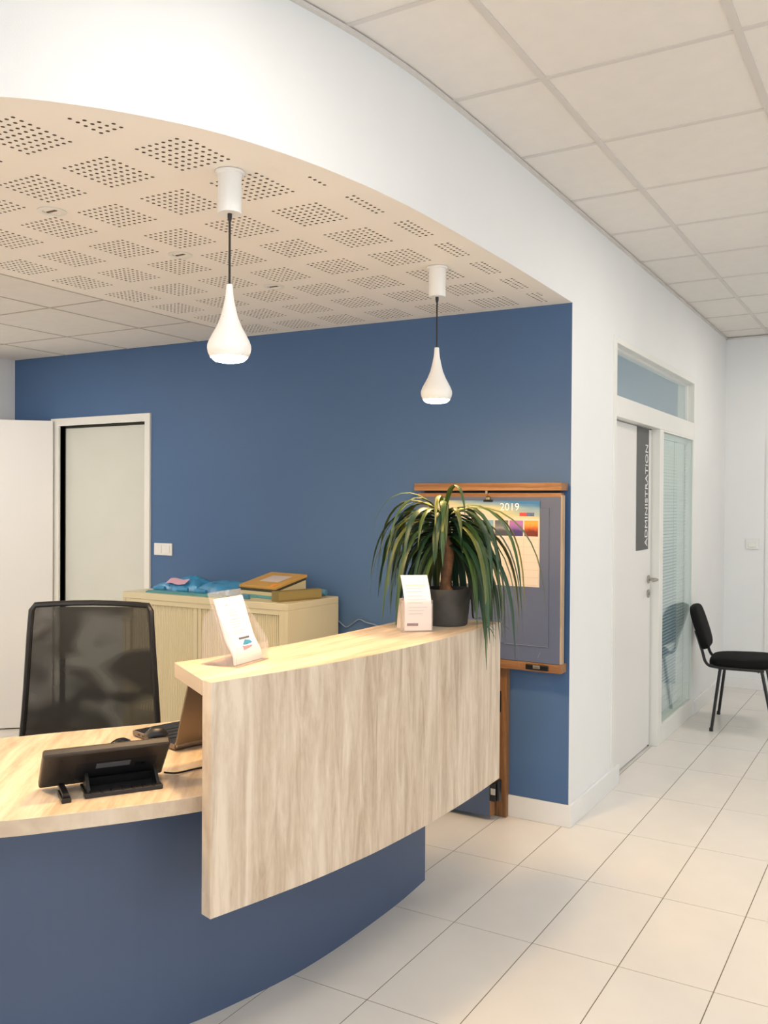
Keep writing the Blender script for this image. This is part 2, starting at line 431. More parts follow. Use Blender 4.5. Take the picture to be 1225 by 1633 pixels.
for y, l in ((2.415, 'square light panel in the low tiled ceiling, nearer the blue wall'), (1.225, 'square light panel in the low tiled ceiling, farther from the blue wall')):
    o = copy_tree(proto); o.location = (-4.912, y, zs(-4.9)+.001); tag(o, l, 'ceiling light', 'light panels in the low tiled ceiling')

# ------------------------------------------------------------------ low ceiling over the desk
XB = -3.35                                  # border of plasterboard and tiles
GX, GY = .2867, .2965
def inside(x, y):
    """inside the plain border along the fascia's lower edge"""
    for a, b in zip(bot, bot[1:]):
        if y > 1.0 and min(a.y, b.y) <= y <= max(a.y, b.y):
            t = (y-a.y)/(b.y-a.y) if abs(b.y-a.y) > 1e-9 else 0
            if x > a.x+(b.x-a.x)*t: return False
    p = Vector((x, y))
    for a, b in zip(bot, bot[1:]):
        d = b-a; t = max(0, min(1, (p-a).dot(d)/d.dot(d)))
        if (a+d*t-p).length < .078: return False
    return y > 1.0
holes = []
for ci in range(-1, 8):
    for cj in range(-2, 11):
        for a in range(8):
            for b in range(8):
                x = -1.650-GX*ci-.0242*a+0*GX; y = 1.150+GY*cj+.0248*b
                if x < XB+.03 or y > Y0-.03 or not inside(x, y): continue
                if math.hypot(x+1.704, y-1.988) < .038 or math.hypot(x+1.669, y-3.204) < .038: continue
                holes.append((x, y))
edge = [p for p in bot if p.x > XB]
pol = [Vector((XB, Y0)), Vector((XB, edge[0].y))] + [Vector((p.x, p.y)) for p in edge]
pol[1] = Vector((XB, edge[0].y-.02 if edge[0].y < .7 else edge[0].y))
coords = list(pol); faces = [list(range(len(pol)))]
HR = .0058
for (x, y) in holes:
    b0 = len(coords); coords += [Vector((x+HR*math.cos(k*math.pi/4), y+HR*math.sin(k*math.pi/4))) for k in range(8)]
    faces.append(list(range(b0, b0+8)))
res = geometry.delaunay_2d_cdt(coords, [], faces, 1, 1e-6)
v2, f2, of = res[0], res[2], res[5]
so = MB()
so.add([(p.x, p.y, zs(p.x)) for p in v2], [tuple(f) for f, g in zip(f2, of) if list(g) == [0] or (0 in g and len(g) == 1)])
so.mi = [0]*len(so.f)
# hole walls, coloured dark for the shade inside the perforations
hv = []; hf = []
for (x, y) in holes:
    b0 = len(hv)
    for z in (0, .012):
        hv += [(x+HR*math.cos(k*math.pi/4), y+HR*math.sin(k*math.pi/4), zs(x)+z) for k in range(8)]
    hf += [(b0+k, b0+(k+1) % 8, b0+8+(k+1) % 8, b0+8+k) for k in range(8)]
so.add(hv, hf, 1)
sof = struct(obj('ceiling_desk', so, [M_SOFF, M_CAV], fixn=False), 'cream perforated low ceiling over the reception desk')
inset = [Vector((p.x-.05, p.y+(.03 if p.y < 1.5 else 0))) if k > 1 else p for k, p in enumerate(pol)]
bk = MB(); bk.add([(p.x, p.y, zs(p.x)+.012) for p in inset], [tuple(range(len(inset)))]); bk.add([(p.x, p.y, zs(p.x)+.05) for p in inset], [tuple(range(len(inset)))])
obj('hole_shade_backing', bk, M_CAV, sof, fixn=False)  # dark sheet closing the holes, shade put into its colour
# tiled part of the low ceiling, left of the plasterboard
lt = struct(obj('ceiling_rear', MB().box(XL, XB, .2, Y0, 2.535, 2.60), M_CTILE), 'grey tiled low ceiling left of the perforated ceiling')
lx = [XB, -3.735, -4.325, -4.90, XL]; ly = [Y0-.0]+[3.60-.595*k for k in range(6)]
for a in range(4):
    for b in range(6):
        x1, x0 = lx[a]-.004, lx[a+1]+.004; y1, y0 = ly[b]-.004, ly[b+1]+.004
        if a == 2 and b in (2, 4): continue          # light panels sit here
        t = MB(); v = [(x, y, zs(x)+z) for z in (0, .018) for y in (y0, y1) for x in (x0, x1)]
        t.add(v, [(0, 2, 3, 1), (4, 5, 7, 6), (0, 1, 5, 4), (2, 6, 7, 3), (0, 4, 6, 2), (1, 3, 7, 5)])
        obj('ceiling_tile', t, mat('grey_ceiling_tile', (.80, .77, .73, 1), .9, var=.02, vscale=14, bump=.3, bscale=500), lt)
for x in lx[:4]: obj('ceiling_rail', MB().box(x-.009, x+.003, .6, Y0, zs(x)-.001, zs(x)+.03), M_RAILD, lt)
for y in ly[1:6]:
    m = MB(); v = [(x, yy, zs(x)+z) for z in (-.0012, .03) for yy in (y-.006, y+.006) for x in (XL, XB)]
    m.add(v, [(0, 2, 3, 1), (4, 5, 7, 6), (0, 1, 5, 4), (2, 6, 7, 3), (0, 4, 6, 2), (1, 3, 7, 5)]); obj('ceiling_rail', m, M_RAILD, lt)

# ------------------------------------------------------------------ baseboards
struct(obj('baseboard_back', MB().box(-1.712, X0+.014, Y0-.013, Y0, 0, .104), M_WHITE, bevel=.002), 'white skirting under the blue wall')
struct(obj('baseboard_corridor', MB().box(X0, X0+.014, Y0, 4.86, 0, .104), M_WHITE, bevel=.002), 'white skirting beside the office door')
struct(obj('baseboard_far', MB().box(X0, X0+.014, AY1-.02, YE, 0, .10), M_WHITE, bevel=.002), 'white skirting behind the waiting chair')
struct(obj('baseboard_end', MB().box(X0+.014, -1.10, YE-.014, YE, 0, .09), M_WHITE, bevel=.002), 'white skirting at the corridor end')

# ------------------------------------------------------------------ store-room door
d1 = struct(obj('door_1', MB().box(DX0-.078, DX0, Y0-.014, Y0+.12, 0, DZ+.05).box(DX1, DX1+.045, Y0-.014, Y0+.12, 0, DZ+.05).box(DX0, DX1, Y0-.014, Y0+.12, DZ, DZ+.05), M_FRAME), 'white door frame in the blue wall with its leaf standing open')
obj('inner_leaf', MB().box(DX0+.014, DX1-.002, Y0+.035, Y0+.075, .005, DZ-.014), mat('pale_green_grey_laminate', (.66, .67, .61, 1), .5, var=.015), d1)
obj('seal', MB().box(DX0, DX0+.012, Y0+.04, Y0+.07, 0, DZ).box(DX0, DX1, Y0+.04, Y0+.07, DZ-.012, DZ), mat('seal_and_gap_shade', (.075, .068, .052, 1), .8), d1)
lf = MB().box(0, .83, -.02, .02, .008, 2.055)
leaf = obj('door_leaf', lf, M_DOORW, d1, bevel=.002)
leaf.location = (DX0-.045, Y0-.02, 0); leaf.rotation_euler = (0, 0, math.radians(-137))
hd = obj('handle', MB().tube([(.76, .02, 1.05), (.76, .07, 1.05), (.65, .07, 1.05)], .009), M_CHROME, leaf)
obj('threshold', MB().box(DX0, DX1, Y0, Y0+.12, 0, .004), M_STEEL, d1)

# ------------------------------------------------------------------ office door and glazed partition
FX = X0+.006
d2 = MB()
d2.box(X0-.11, FX, AY0, AY0+.052, 0, AZ)                # left jamb
d2.box(X0-.11, FX, AY1-.05, AY1, 0, AZ)                 # right jamb
d2.box(X0-.11, FX, AY0+.052, AY1-.05, AZ-.035, AZ)      # head
d2.box(X0-.11, FX, AY0+.052, AY1-.05, 1.992, 2.105)     # transom rail
d2.box(X0-.11, FX, 5.722, 5.812, 0, 1.992)              # mullion
d2.box(X0-.11, FX, 5.812, AY1-.05, 0, .115)             # sill
door2 = struct(obj('door_2', d2, M_FRAME, bevel=.002, seg=1), 'white office door with a grey sign')
DXF = X0-.046
lf2 = obj('door_leaf', MB().box(DXF-.04, DXF, AY0+.055, 5.700, .012, 1.985), M_DOORW, door2, bevel=.002)
obj('door_edge', MB().box(DXF-.0395, DXF+.001, 5.700, 5.712, .012, 1.985), M_FRAME, door2)
obj('shadow_gap', MB().box(DXF-.04, DXF-.004, 5.712, 5.722, 0, 1.992), mat('seal_and_gap_shade', (.075, .068, .052, 1), .8), door2)  # solid dark strip standing in for the shaded gap beside the leaf
sg = obj('sign', MB().box(DXF, DXF+.003, 5.372, 5.640, 1.243, 1.985), M_SIGN, lf2)
sg['label'] = 'grey sign strip reading ADMINISTRATION'
me = text_mesh('ADMINISTRATION', .083, MATS['white_paper'], .0006, 1.0)
# reads upwards on a wall that faces +X: letters run along +Z, their tops point to -Y
le = link('lettering', me, lf2)
xs = [v.co.x for v in me.vertices]; wdt = max(xs)-min(xs)
le.matrix_local = Matrix(((0, 0, 1, DXF+.0042), (0, -1, 0, 5.588), (1, 0, 0, 1.577), (0, 0, 0, 1))) @ Matrix.Scale(.625/wdt, 4, (1, 0, 0))
h2 = MB(); h2.lathe([(0, 0), (.026, 0), (.026, .008), (0, .008)], 20); 
rz = Matrix.Rotation(math.pi/2, 4, 'Y')
ros = obj('handle_rose', h2, M_STEEL, lf2, tf=Matrix.Translation((DXF, 5.655, 1.055)) @ rz)
obj('handle', MB().tube([(DXF+.006, 5.655, 1.055), (DXF+.055, 5.655, 1.055), (DXF+.06, 5.645, 1.055), (DXF+.06, 5.54, 1.055)], .009), M_STEEL, ros, smooth=True)
h3 = MB(); h3.lathe([(0, 0), (.026, 0), (.026, .008), (.008, .008), (.008, .012), (0, .012)], 20)
obj('lock_rose', h3, M_STEEL, lf2, tf=Matrix.Translation((DXF, 5.655, .965)) @ rz)
# lower glazing
w1 = struct(obj('window_1', MB().box(X0-.012, X0-.006, 5.812, AY1-.05, .115, 1.992), M_GLASS), 'tall pane of glass beside the office door')
obj('glazing_bead', MB().box(X0-.004, X0+.004, 5.812, 5.822, .115, 1.992).box(X0-.004, X0+.004, AY1-.06, AY1-.05, .115, 1.992).box(X0-.004, X0+.004, 5.822, AY1-.06, .115, .125).box(X0-.004, X0+.004, 5.822, AY1-.06, 1.982, 1.992), M_FRAME, w1)
w2 = struct(obj('window_2', MB().box(X0-.062, X0-.056, AY0+.052, AY1-.05, 2.105, AZ-.035), thin_glass('transom_glass', (.95, .97, .97, 1), 1.35)), 'low wide pane of glass above the office door')
obj('glazing_bead', MB().box(X0-.056, X0-.040, AY0+.052, AY1-.05, 2.105, 2.117).box(X0-.056, X0-.040, AY1-.064, AY1-.05, 2.117, AZ-.047).box(X0-.056, X0-.040, AY0+.052, AY1-.05, AZ-.047, AZ-.035), M_FRAME, w2)
# venetian blind behind the glass
vb = thing('venetian_blind', 'white venetian blind lowered behind the tall pane of glass', 'blind', (X0-.045, 6.25, 0))
obj('head_rail', MB().box(-.014, .014, -.42, .42, 1.955, 1.985), M_SLAT, vb)
sm = MB(); 
sm.add([(-.0072, -.415, -.0085), (.0004, -.415, .001), (.0068, -.415, .0090), (-.0072, .415, -.0085), (.0004, .415, .001), (.0068, .415, .0090)], [(0, 1, 4, 3), (1, 2, 5, 4)])
slm = to_mesh('slat', sm, M_SLAT, fixn=False)
for k in range(84): link('slat', slm, vb, (0, 0, .15+k*.0215))
for y in (-.30, .02, .33): obj('ladder_cord', MB().tube([(.010, y, .14), (.010, y, 1.96)], .0012, 5), mat('grey_cord', (.25, .3, .29, 1), .8), vb)
obj('bottom_rail', MB().box(-.011, .011, -.415, .415, .125, .142), M_SLAT, vb)
# door frame at the corridor end, only its edge is in view
d3 = struct(obj('door_3', MB().box(-1.092, -1.03, YE-.012, YE+.01, 0, 2.08).box(-.25, -.19, YE-.012, YE+.01, 0, 2.08).box(-1.03, -.25, YE-.012, YE+.01, 2.02, 2.08), M_WHITE), 'white door frame at the corridor end')
obj('door_leaf', MB().box(-1.028, -.252, YE-.006, YE+.01, .01, 2.018), M_DOORW, d3)

# ------------------------------------------------------------------ reception desk
rd = thing('reception_desk', 'curved reception desk in light oak with a dark blue base', 'desk', (-2.0, 2.4, 0))
OFF = Vector((-2.0, 2.4))
L2 = lambda pts: [Vector((p[0], p[1]))-OFF for p in pts]
pan = resample(smooth_curve(L2([(-1.567, 1.763), (-1.521, 1.935), (-1.482, 2.094), (-1.454, 2.25), (-1.433, 2.40), (-1.413, 2.65), (-1.405, 2.95), (-1.413, 3.267)])), 40)
pan_in = offset(pan, -.042)
uvp = lambda p, n: ((p.y, p.z) if abs(n.z) < .5 else (p.x*1.0+.5, p.y))
obj('front_panel', MB().slab(pan, pan_in, .440, 1.0545), M_OAK, rd, uvf=uvp, bevel=.0012, seg=1)
back = resample(smooth_curve(L2([(-1.852, 1.925), (-1.82, 2.04), (-1.79, 2.25), (-1.772, 2.45), (-1.765, 2.65), (-1.762, 2.95), (-1.77, 3.267)])), 40)
obj('counter_top', MB().slab([p for p in pan_in], back, 1.013, 1.0550), M_OAK, rd, uvf=lambda p, n: ((p.x+2.2, p.y*.9) if abs(n.z) > .5 else (p.y+p.x*.6, p.z+2)), bevel=.0012, seg=1)
wf_ = resample(smooth_curve(L2([(-2.75, .90), (-2.42, 1.02), (-2.16, 1.185), (-1.919, 1.40), (-1.863, 1.465), (-1.771, 1.587), (-1.703, 1.685), (-1.628, 1.808), (-1.566, 1.96), (-1.52, 2.12), (-1.48, 2.35), (-1.459, 2.65), (-1.451, 2.95), (-1.457, 3.245)])), 60)
wb_ = resample(smooth_curve(L2([(-3.15, 1.32), (-2.85, 1.60), (-2.59, 1.89), (-2.516, 2.0), (-2.405, 2.16), (-2.30, 2.315), (-2.235, 2.45), (-2.18, 2.65), (-2.15, 2.9), (-2.14, 3.245)])), 60)
obj('worktop', MB().slab(wf_, wb_, .698, .740), M_OAK, rd, uvf=lambda p, n: ((p.x*.8+.6*p.y+4, p.y-.4*p.x) if abs(n.z) > .5 else (p.y-p.x, p.z+4)), bevel=.0012, seg=1)
bs = resample(smooth_curve(L2([(-2.95, 1.02), (-2.50, 1.20), (-2.22, 1.37), (-2.03, 1.56), (-1.90, 1.755), (-1.814, 1.952), (-1.763, 2.131), (-1.72, 2.32), (-1.698, 2.522), (-1.690, 2.75), (-1.690, 2.98), (-1.703, 3.195)])), 60)
obj('base_panel', MB().slab(bs, offset(bs, -.03), 0, .698), M_BASE, rd)
e = bs[-1]; obj('end_panel', MB().box(-.16, e.x-.031, e.y-.03, e.y, 0, .698), M_BASE, rd)
obj('cable_tray', MB().box(-.14, .12, -.6, .6, .60, .64), M_BLACKM, rd)

# ------------------------------------------------------------------ pendant lamps
M_SHADE = mat('white_lacquer', (.86, .855, .83, 1), .35, var=.006)
M_GLOW = emit('pendant_diffuser', (1.0, .63, .28, 1), PENDANT_L)
def make_pendant():
    t = thing('pendant_lamp', '', 'lamp')
    obj('canopy', MB().lathe([(0, 0), (.034, 0), (.034, -.117), (.0325, -.12), (0, -.12)], 32), M_SHADE, t, smooth=True)
    obj('ceiling_collar', MB().lathe([(.034, -.002), (.042, -.002), (.042, -.008), (.034, -.010)], 32), M_SHADE, t, smooth=True)
    obj('cable_grip', MB().lathe([(0, -.119), (.0065, -.119), (.0065, -.132), (.0045, -.142), (0, -.142)], 14), M_BLACKP, t, smooth=True)
    obj('cable', MB().tube([(0, 0, -.14), (0, 0, -.325)], .0032, 8), mat('brown_black_cable', (.02, .012, .008, 1), .6), t, smooth=True)
    pr = [(.0085, 0), (.0094, -.002), (.0105, -.020), (.0122, -.0365), (.018, -.065), (.0248, -.093), (.036, -.121), (.0485, -.144), (.0575, -.161), (.0622, -.174), (.0628, -.184), (.0605, -.195), (.0560, -.205), (.0535, -.2085)]
    inner = [(.051, -.2075), (.0535, -.203), (.058, -.193), (.059, -.184), (.056, -.170), (.046, -.15), (.02, -.10)]
    s = MB(); s.lathe([(0, 0)]+pr+inner, 40)
    for i, v in enumerate(s.v): s.v[i] = (v[0], v[1], v[2]-.322)
    obj('shade', s, M_SHADE, t, smooth=True)
    g = MB(); g.lathe([(.0515, -.207), (.0475, -.2135), (.041, -.2185), (.028, -.2215), (.0, -.2225)], 32)
    for i, v in enumerate(g.v): g.v[i] = (v[0], v[1], v[2]-.322)
    obj('diffuser', g, M_GLOW, t, smooth=True)
    return t
p1 = make_pendant(); p2 = copy_tree(p1); p3 = copy_tree(p1)   # the row follows the desk; the third hangs left of the frame
p3.location = (-2.48, 1.22, zs(-2.48))
tag(p3, 'white teardrop pendant lamp over the far left end of the worktop', 'lamp', 'teardrop pendant lamps')
p1.location = (-1.708, 1.992, zs(-1.7)); p2.location = (-1.672, 3.208, zs(-1.67))
tag(p1, 'white teardrop pendant lamp nearer the camera, hanging over the counter', 'lamp', 'teardrop pendant lamps')
tag(p2, 'white teardrop pendant lamp farther back, hanging above the potted plant', 'lamp', 'teardrop pendant lamps')

# recessed spots in the low ceiling
def make_spot():
    t = thing('recessed_spot', '', 'spotlight')
    obj('trim_ring', MB().lathe([(.030, .004), (.030, -.003), (.040, -.0045), (.046, -.002), (.046, .0)], 28), M_FRAME, t, smooth=True)
    obj('lamp', MB().lathe([(0, .006), (.020, .004), (.030, .001)], 20), M_CHROME, t, smooth=True)
    obj('lamp_clip', MB().box(-.022, .022, -.004, .004, -.002, .001), mat('dark_bronze', (.12, .07, .04, 1), .5), t)
    return t
s1 = make_spot(); s2 = copy_tree(s1); s3 = copy_tree(s1)
for s, y, l in ((s1, 1.985, 'round recessed spot in the perforated ceiling, nearest the camera'), (s2, 2.582, 'round recessed spot in the perforated ceiling, middle of the three'), (s3, 3.165, 'round recessed spot in the perforated ceiling, nearest the blue wall')):
    s.location = (-2.460, y, zs(-2.46)-.001); tag(s, l, 'spotlight', 'recessed spots in the perforated ceiling')

# ------------------------------------------------------------------ storage cabinet
CW, CD, CH = 1.15, .455, 1.015
cb = thing('storage_cabinet', 'beige steel cupboard with sliding ribbed shutters against the blue wall', 'cupboard', (-3.265, 3.81, 0))
hx, hy = CW/2, CD/2
obj('top_panel', MB().box(-hx, hx, -hy, hy, CH-.035, CH), M_CAB, cb, bevel=.003)
obj('side_panel', MB().box(hx-.02, hx, -hy+.002, hy, 0, CH-.035), M_CAB, cb, bevel=.002)
obj('side_panel', MB().box(-hx, -hx+.02, -hy+.002, hy, 0, CH-.035), M_CAB, cb, bevel=.002)
obj('back_panel', MB().box(-hx+.02, hx-.02, hy-.015, hy, 0, CH-.035), M_CAB, cb)
obj('plinth', MB().box(-hx+.02, hx-.02, -hy+.01, hy-.015, 0, .06), M_CAB, cb)
obj('front_frame', MB().box(hx-.055, hx-.02, -hy+.004, -hy+.03, .06, CH-.035).box(-hx+.02, -hx+.055, -hy+.004, -hy+.03, .06, CH-.035).box(-hx+.055, hx-.055, -hy+.004, -hy+.03, CH-.06, CH-.035), M_CAB, cb, bevel=.001, seg=1)
for a, b in ((-hx+.055, -.052), (.0, hx-.055)):
    t = MB(); n = int((b-a)/.012)
    for k in range(n):
        x0 = a+(b-a)*k/n; x1 = a+(b-a)*(k+1)/n
        t.add([(x0, -hy+.022, .06), (x0+.002, -hy+.016, .06), (x1-.002, -hy+.016, .06), (x1, -hy+.022, .06), (x0, -hy+.022, CH-.06), (x0+.002, -hy+.016, CH-.06), (x1-.002, -hy+.016, CH-.06), (x1, -hy+.022, CH-.06)], [(0, 1, 5, 4), (1, 2, 6, 5), (2, 3, 7, 6)])
    obj('tambour_shutter', t, M_SLATM, cb)
obj('pull_strip', MB().box(-.052, -.028, -hy+.010, -hy+.022, .06, CH-.06), M_CAB, cb, bevel=.002)
obj('pull_strip', MB().box(-.024, .0, -hy+.010, -hy+.022, .06, CH-.06), M_CAB, cb, bevel=.002)
CZ = CH
# things on the cupboard
def pouch(name, label, cx, cy, sx, sy, h, rot, seed, mats, group):
    t = thing(name, label, 'bag', (cx, cy, CZ), rot, group)
    def top_(u, v):
        x = (u-.5)*sx; y = (v-.5)*sy
        ed = max(0, 1-max(abs(u-.5), abs(v-.5))*2)**.35
        nz = mnoise.noise(Vector((x*14+seed, y*14, seed)))
        nz2 = mnoise.noise(Vector((x*32+seed, y*32, seed+4)))
        return (x+nz*.008, y+nz2*.008, .006+h*ed*(.78+.3*nz)+.007*nz2*ed)
    m = MB(); m.grid(top_, 26, 18); m.grid(lambda u, v: ((u-.5)*sx, (v-.5)*sy, .0), 26, 18)
    obj('bag_body', m, mats, t, smooth=True)
    return t
M_BLUEP = mat('blue_plastic_film', srgb(58, 140, 190), .3, var=.2, vscale=14, bump=.3, bscale=60)
M_TEAL = mat('teal_card', srgb(86, 150, 156), .5, var=.05)
M_KRAFT = mat('kraft_paper', srgb(190, 150, 80), .6, var=.05)
M_KHAKI = mat('khaki_card', srgb(128, 112, 62), .6, var=.05)
b1 = pouch('plastic_pouch', 'crumpled blue plastic pouch with a pink label at the left end of the cupboard', -3.575, 3.84, .31, .26, .088, .06, 2.0, M_BLUEP, 'blue pouches on the cupboard')
for x, y, wx in ((-.10, -.14, .075), (.07, -.145, .07)):
    obj('folded_corner', MB().tube([(x-wx/2, y, .018), (x, y-.006, .019), (x+wx/2, y, .018)], [.012, .017, .012], 10), M_BLUEP, b1, smooth=True)
obj('label_strip', MB().grid(lambda u, v: (-.07+.14*u, -.128+.045*v, .047+.025*v+.004*math.sin(u*7)), 8, 2), mat('pink_label', srgb(205, 165, 185), .5), b1)
b2 = pouch('plastic_pouch', 'crumpled blue plastic pouch beside the yellow envelope on the cupboard', -3.27, 3.81, .255, .25, .088, -.05, 5.3, mat('blue_plastic_film_2', srgb(64, 134, 182), .35, var=.15, vscale=12), 'blue pouches on the cupboard')
obj('folded_corner', MB().tube([(-.11, -.135, .018), (-.07, -.14, .019), (-.03, -.135, .018)], [.013, .017, .012], 10), M_BLUEP, b2, smooth=True)
tag(obj('document_folder', MB().box(-3.70, -3.13, 3.62, 3.665, CZ, CZ+.007).box(-3.69, -3.15, 3.622, 3.664, CZ+.007, CZ+.012), M_TEAL, bevel=.001, seg=1), 'thin teal folder lying along the front edge under the blue pouches', 'folder')
# envelopes: slightly slanted stack
def sheet(name, label, cat, c, sx, sy, h, z, rz_, tilt, m, grp=None):
    t = MB().box(-sx/2, sx/2, -sy/2, sy/2, 0, h)
    o = obj(name, t, m, None, bevel=min(.002, h*.3), seg=1); o.location = (c[0], c[1], z); o.rotation_euler = (tilt[0], tilt[1], rz_)
    return tag(o, label, cat, grp)
sheet('document_folder', 'teal card folder under the pile of papers and yellow envelope', 'folder', (-2.985, 3.85), .26, .25, .016, CZ, -.10, (0, 0), M_TEAL)
bw = MB(); bw.add([(x, y, z) for x in (-.125, .125) for (y, z) in ((-.12, 0), (.12, 0), (.12, .070), (-.12, .018))], [(0, 1, 2, 3), (4, 7, 6, 5), (0, 4, 5, 1), (1, 5, 6, 2), (2, 6, 7, 3), (3, 7, 4, 0)])
bw = obj('paper_pile', bw, mat('aged_paper', srgb(196, 186, 150), .7, var=.05)); bw.location = (-2.985, 3.85, CZ+.0165); bw.rotation_euler = (0, 0, -.12)
tag(bw, 'pale pile of papers between the teal folder and the yellow envelope', 'papers')
sheet('document_folder', 'dark green folder directly under the yellow envelope on the cupboard', 'folder', (-2.985, 3.85), .255, .245, .014, CZ+.0165+.0445, -.12, (.2135, 0), mat('dark_green_card', srgb(58, 62, 48), .6))
ev = thing('envelope', 'yellow kraft envelope with a white address label on top of the stack', 'envelope', (-2.985, 3.85, CZ+.0165+.0445+.0147), -.12)
ev.rotation_euler = (.2135, 0, -.12)
obj('envelope_body', MB().box(-.135, .135, -.125, .125, 0, .016), M_KRAFT, ev, bevel=.003)
obj('address_label', MB().box(-.06, .08, -.045, .065, .0161, .0166), mat('lilac_label', srgb(200, 190, 185), .6), ev)
obj('orange_tab', MB().box(.085, .118, -.12, -.08, .0161, .020), mat('orange_tab', srgb(225, 150, 50), .5), ev)
bx = thing('box_file', 'khaki cardboard box file lying at the right front of the cupboard', 'box file', (-2.768, 3.765, CZ), 1.30)
obj('box_body', MB().box(-.14, .14, -.030, .030, 0, .052), M_KHAKI, bx, bevel=.003)
obj('flap', MB().box(-.14, .14, -.033, -.029, .01, .052), mat('khaki_card_light', srgb(142, 125, 72), .6), bx)
tag(obj('tape_roll', MB().tube([(-2.83, 3.965, CZ+.022), (-2.79, 3.975, CZ+.024), (-2.73, 3.98, CZ+.022)], [.016, .022, .016], 12), mat('blue_film_3', srgb(74, 128, 160), .4, var=.1), smooth=True), 'small rolled piece of blue film behind the khaki box file', 'film roll')
for k, (x, y) in enumerate(((-3.01, 3.655), (-3.20, 3.685))):
    tag(obj('plastic_clip', MB().box(x-.018, x+.018, y-.012, y+.012, CZ, CZ+.024), MATS['blue_film_3'], bevel=.004), ['small pale blue clip at the cupboard edge left of the khaki box file', 'small pale blue clip in front of the right blue pouch'][k], 'clip')

# double light switch on the blue wall
sw = thing('light_switch', 'white double light switch on the blue wall beside the open doorway', 'switch', (-4.010, Y0, 1.226))
obj('plate', MB().box(-.074, .074, -.010, 0, -.037, .037), M_WHITE, sw, bevel=.002)
for x in (-.034, .034): obj('rocker', MB().box(x-.024, x+.024, -.014, -.010, -.025, .025), M_WHITE, sw, bevel=.0015)
st = thing('wall_socket', 'white socket on the end wall above the waiting chair', 'socket', (-1.192, YE, 1.200))
obj('plate', MB().box(-.05, .05, -.012, 0, -.04, .04), M_WHITE, st, bevel=.003)
obj('socket_insert', MB().box(-.032, .032, -.018, -.012, -.026, .020), M_FRAME, st, bevel=.003)
wc = [(-2.76, 4.068, .90), (-2.711, 4.068, .878), (-2.662, 4.068, .848), (-2.622, 4.068, .868), (-2.578, 4.068, .895), (-2.53, 4.068, .881), (-2.472, 4.068, .872), (-2.40, 4.068, .84), (-2.36, 4.068, .70)]
tag(obj('wall_cable', MB().tube(smooth_curve(wc, 5), .0035, 6), mat('pale_grey_cable', srgb(120, 140, 165), .5), smooth=True), 'thin pale cable sagging along the blue wall right of the cupboard', 'cable')

# ------------------------------------------------------------------ folding flap, calendar, half gate
UZ = uv_grain((0, 0, 1)); UX = uv_grain((1, 0, 0))
fb = thing('folding_flap', 'grey blue wooden flap folded up against the blue wall behind the plant', 'flap', (-1.81, 4.04, .73))
lo = lambda x0, x1, y0, y1, z0, z1: MB().box(x0+1.81, x1+1.81, y0-4.04, y1-4.04, z0-.73, z1-.73)
bd = obj('board', lo(-2.18, -1.4325, 4.0, 4.040, .774, 1.552), M_GBOARD, fb)
obj('raised_panel', lo(-2.12, -1.488, 3.9965, 4.0, .852, 1.50), M_GBOARD, bd, bevel=.0012, seg=1)
obj('scratch_mark', lo(-1.71, -1.488, 3.9955, 3.9966, .850, .8525), mat('worn_paint', srgb(130, 138, 155), .7), bd)
obj('scratch_mark', MB().tube([(.27, -.0405, .065), (.282, -.0405, .092)], .0012, 5), MATS['worn_paint'], bd)
obj('edge_strip', lo(-1.4325, -1.4265, 4.0, 4.040, .774, 1.560), wood('pale_pine', srgb(150, 126, 100), srgb(176, 154, 126), srgb(192, 172, 146), 70), fb, uvf=UZ)
obj('edge_strip', lo(-2.185, -1.4325, 3.999, 4.040, 1.552, 1.570), M_PINE, fb, uvf=UX)
obj('top_rail', lo(-2.20, -1.4255, 3.985, Y0, 1.582, 1.618), M_PINE, fb, uvf=UX, bevel=.001, seg=1)
obj('hinge', lo(-1.812, -1.80, 3.993, 4.0, 1.566, 1.584), M_STEEL, fb)
obj('back_frame', lo(-2.17, -1.450, 4.040, Y0, .735, 1.582), mat('gap_shade_board', (.05, .06, .08, 1), .8), fb)  # backing coloured dark to give the shaded gap between flap and wall
lg = obj('bottom_ledge', lo(-1.80, -1.4265, 4.002, Y0, .730, .772), M_PINE, fb, uvf=UX, bevel=.001, seg=1)
la = obj('latch', lo(-1.601, -1.487, 3.997, 4.004, .737, .763), M_BLACKM, lg, bevel=.004)
obj('latch_bolt', lo(-1.562, -1.528, 3.992, 3.998, .744, .760), M_STEEL, la, bevel=.002)
# calendar
YC = 3.9945
ca = thing('wall_calendar', 'wall calendar reading 2019 clipped to the grey blue flap', 'calendar', (-1.80, YC, 1.33))
def flat(name, x0, x1, z0, z1, m, dy, parent): return obj(name, MB().box(x0+1.80, x1+1.80, -.0006-dy, -dy, z0-1.33, z1-1.33), m, parent)
cx0, cx1, cz0, cz1 = -2.068, -1.533, 1.128, 1.534
flat('sheet', cx0, cx1, cz0, cz1, mat('calendar_paper', srgb(214, 203, 190), .6, var=.01), 0, ca)
hm = bpy.data.materials.new('printed_sky'); hm.use_nodes = True
n = hm.node_tree.nodes; L = hm.node_tree.links; tcn = n.new('ShaderNodeTexCoord'); sp = n.new('ShaderNodeSeparateXYZ'); L.new(tcn.outputs['Generated'], sp.inputs[0])
nzn = n.new('ShaderNodeTexNoise'); nzn.inputs['Scale'].default_value = 2.6; nzn.inputs['Detail'].default_value = 3; L.new(tcn.outputs['Generated'], nzn.inputs[0])
a1 = n.new('ShaderNodeMath'); a1.operation = 'MULTIPLY_ADD'; a1.inputs[1].default_value = .55; L.new(sp.outputs['Z'], a1.inputs[0])
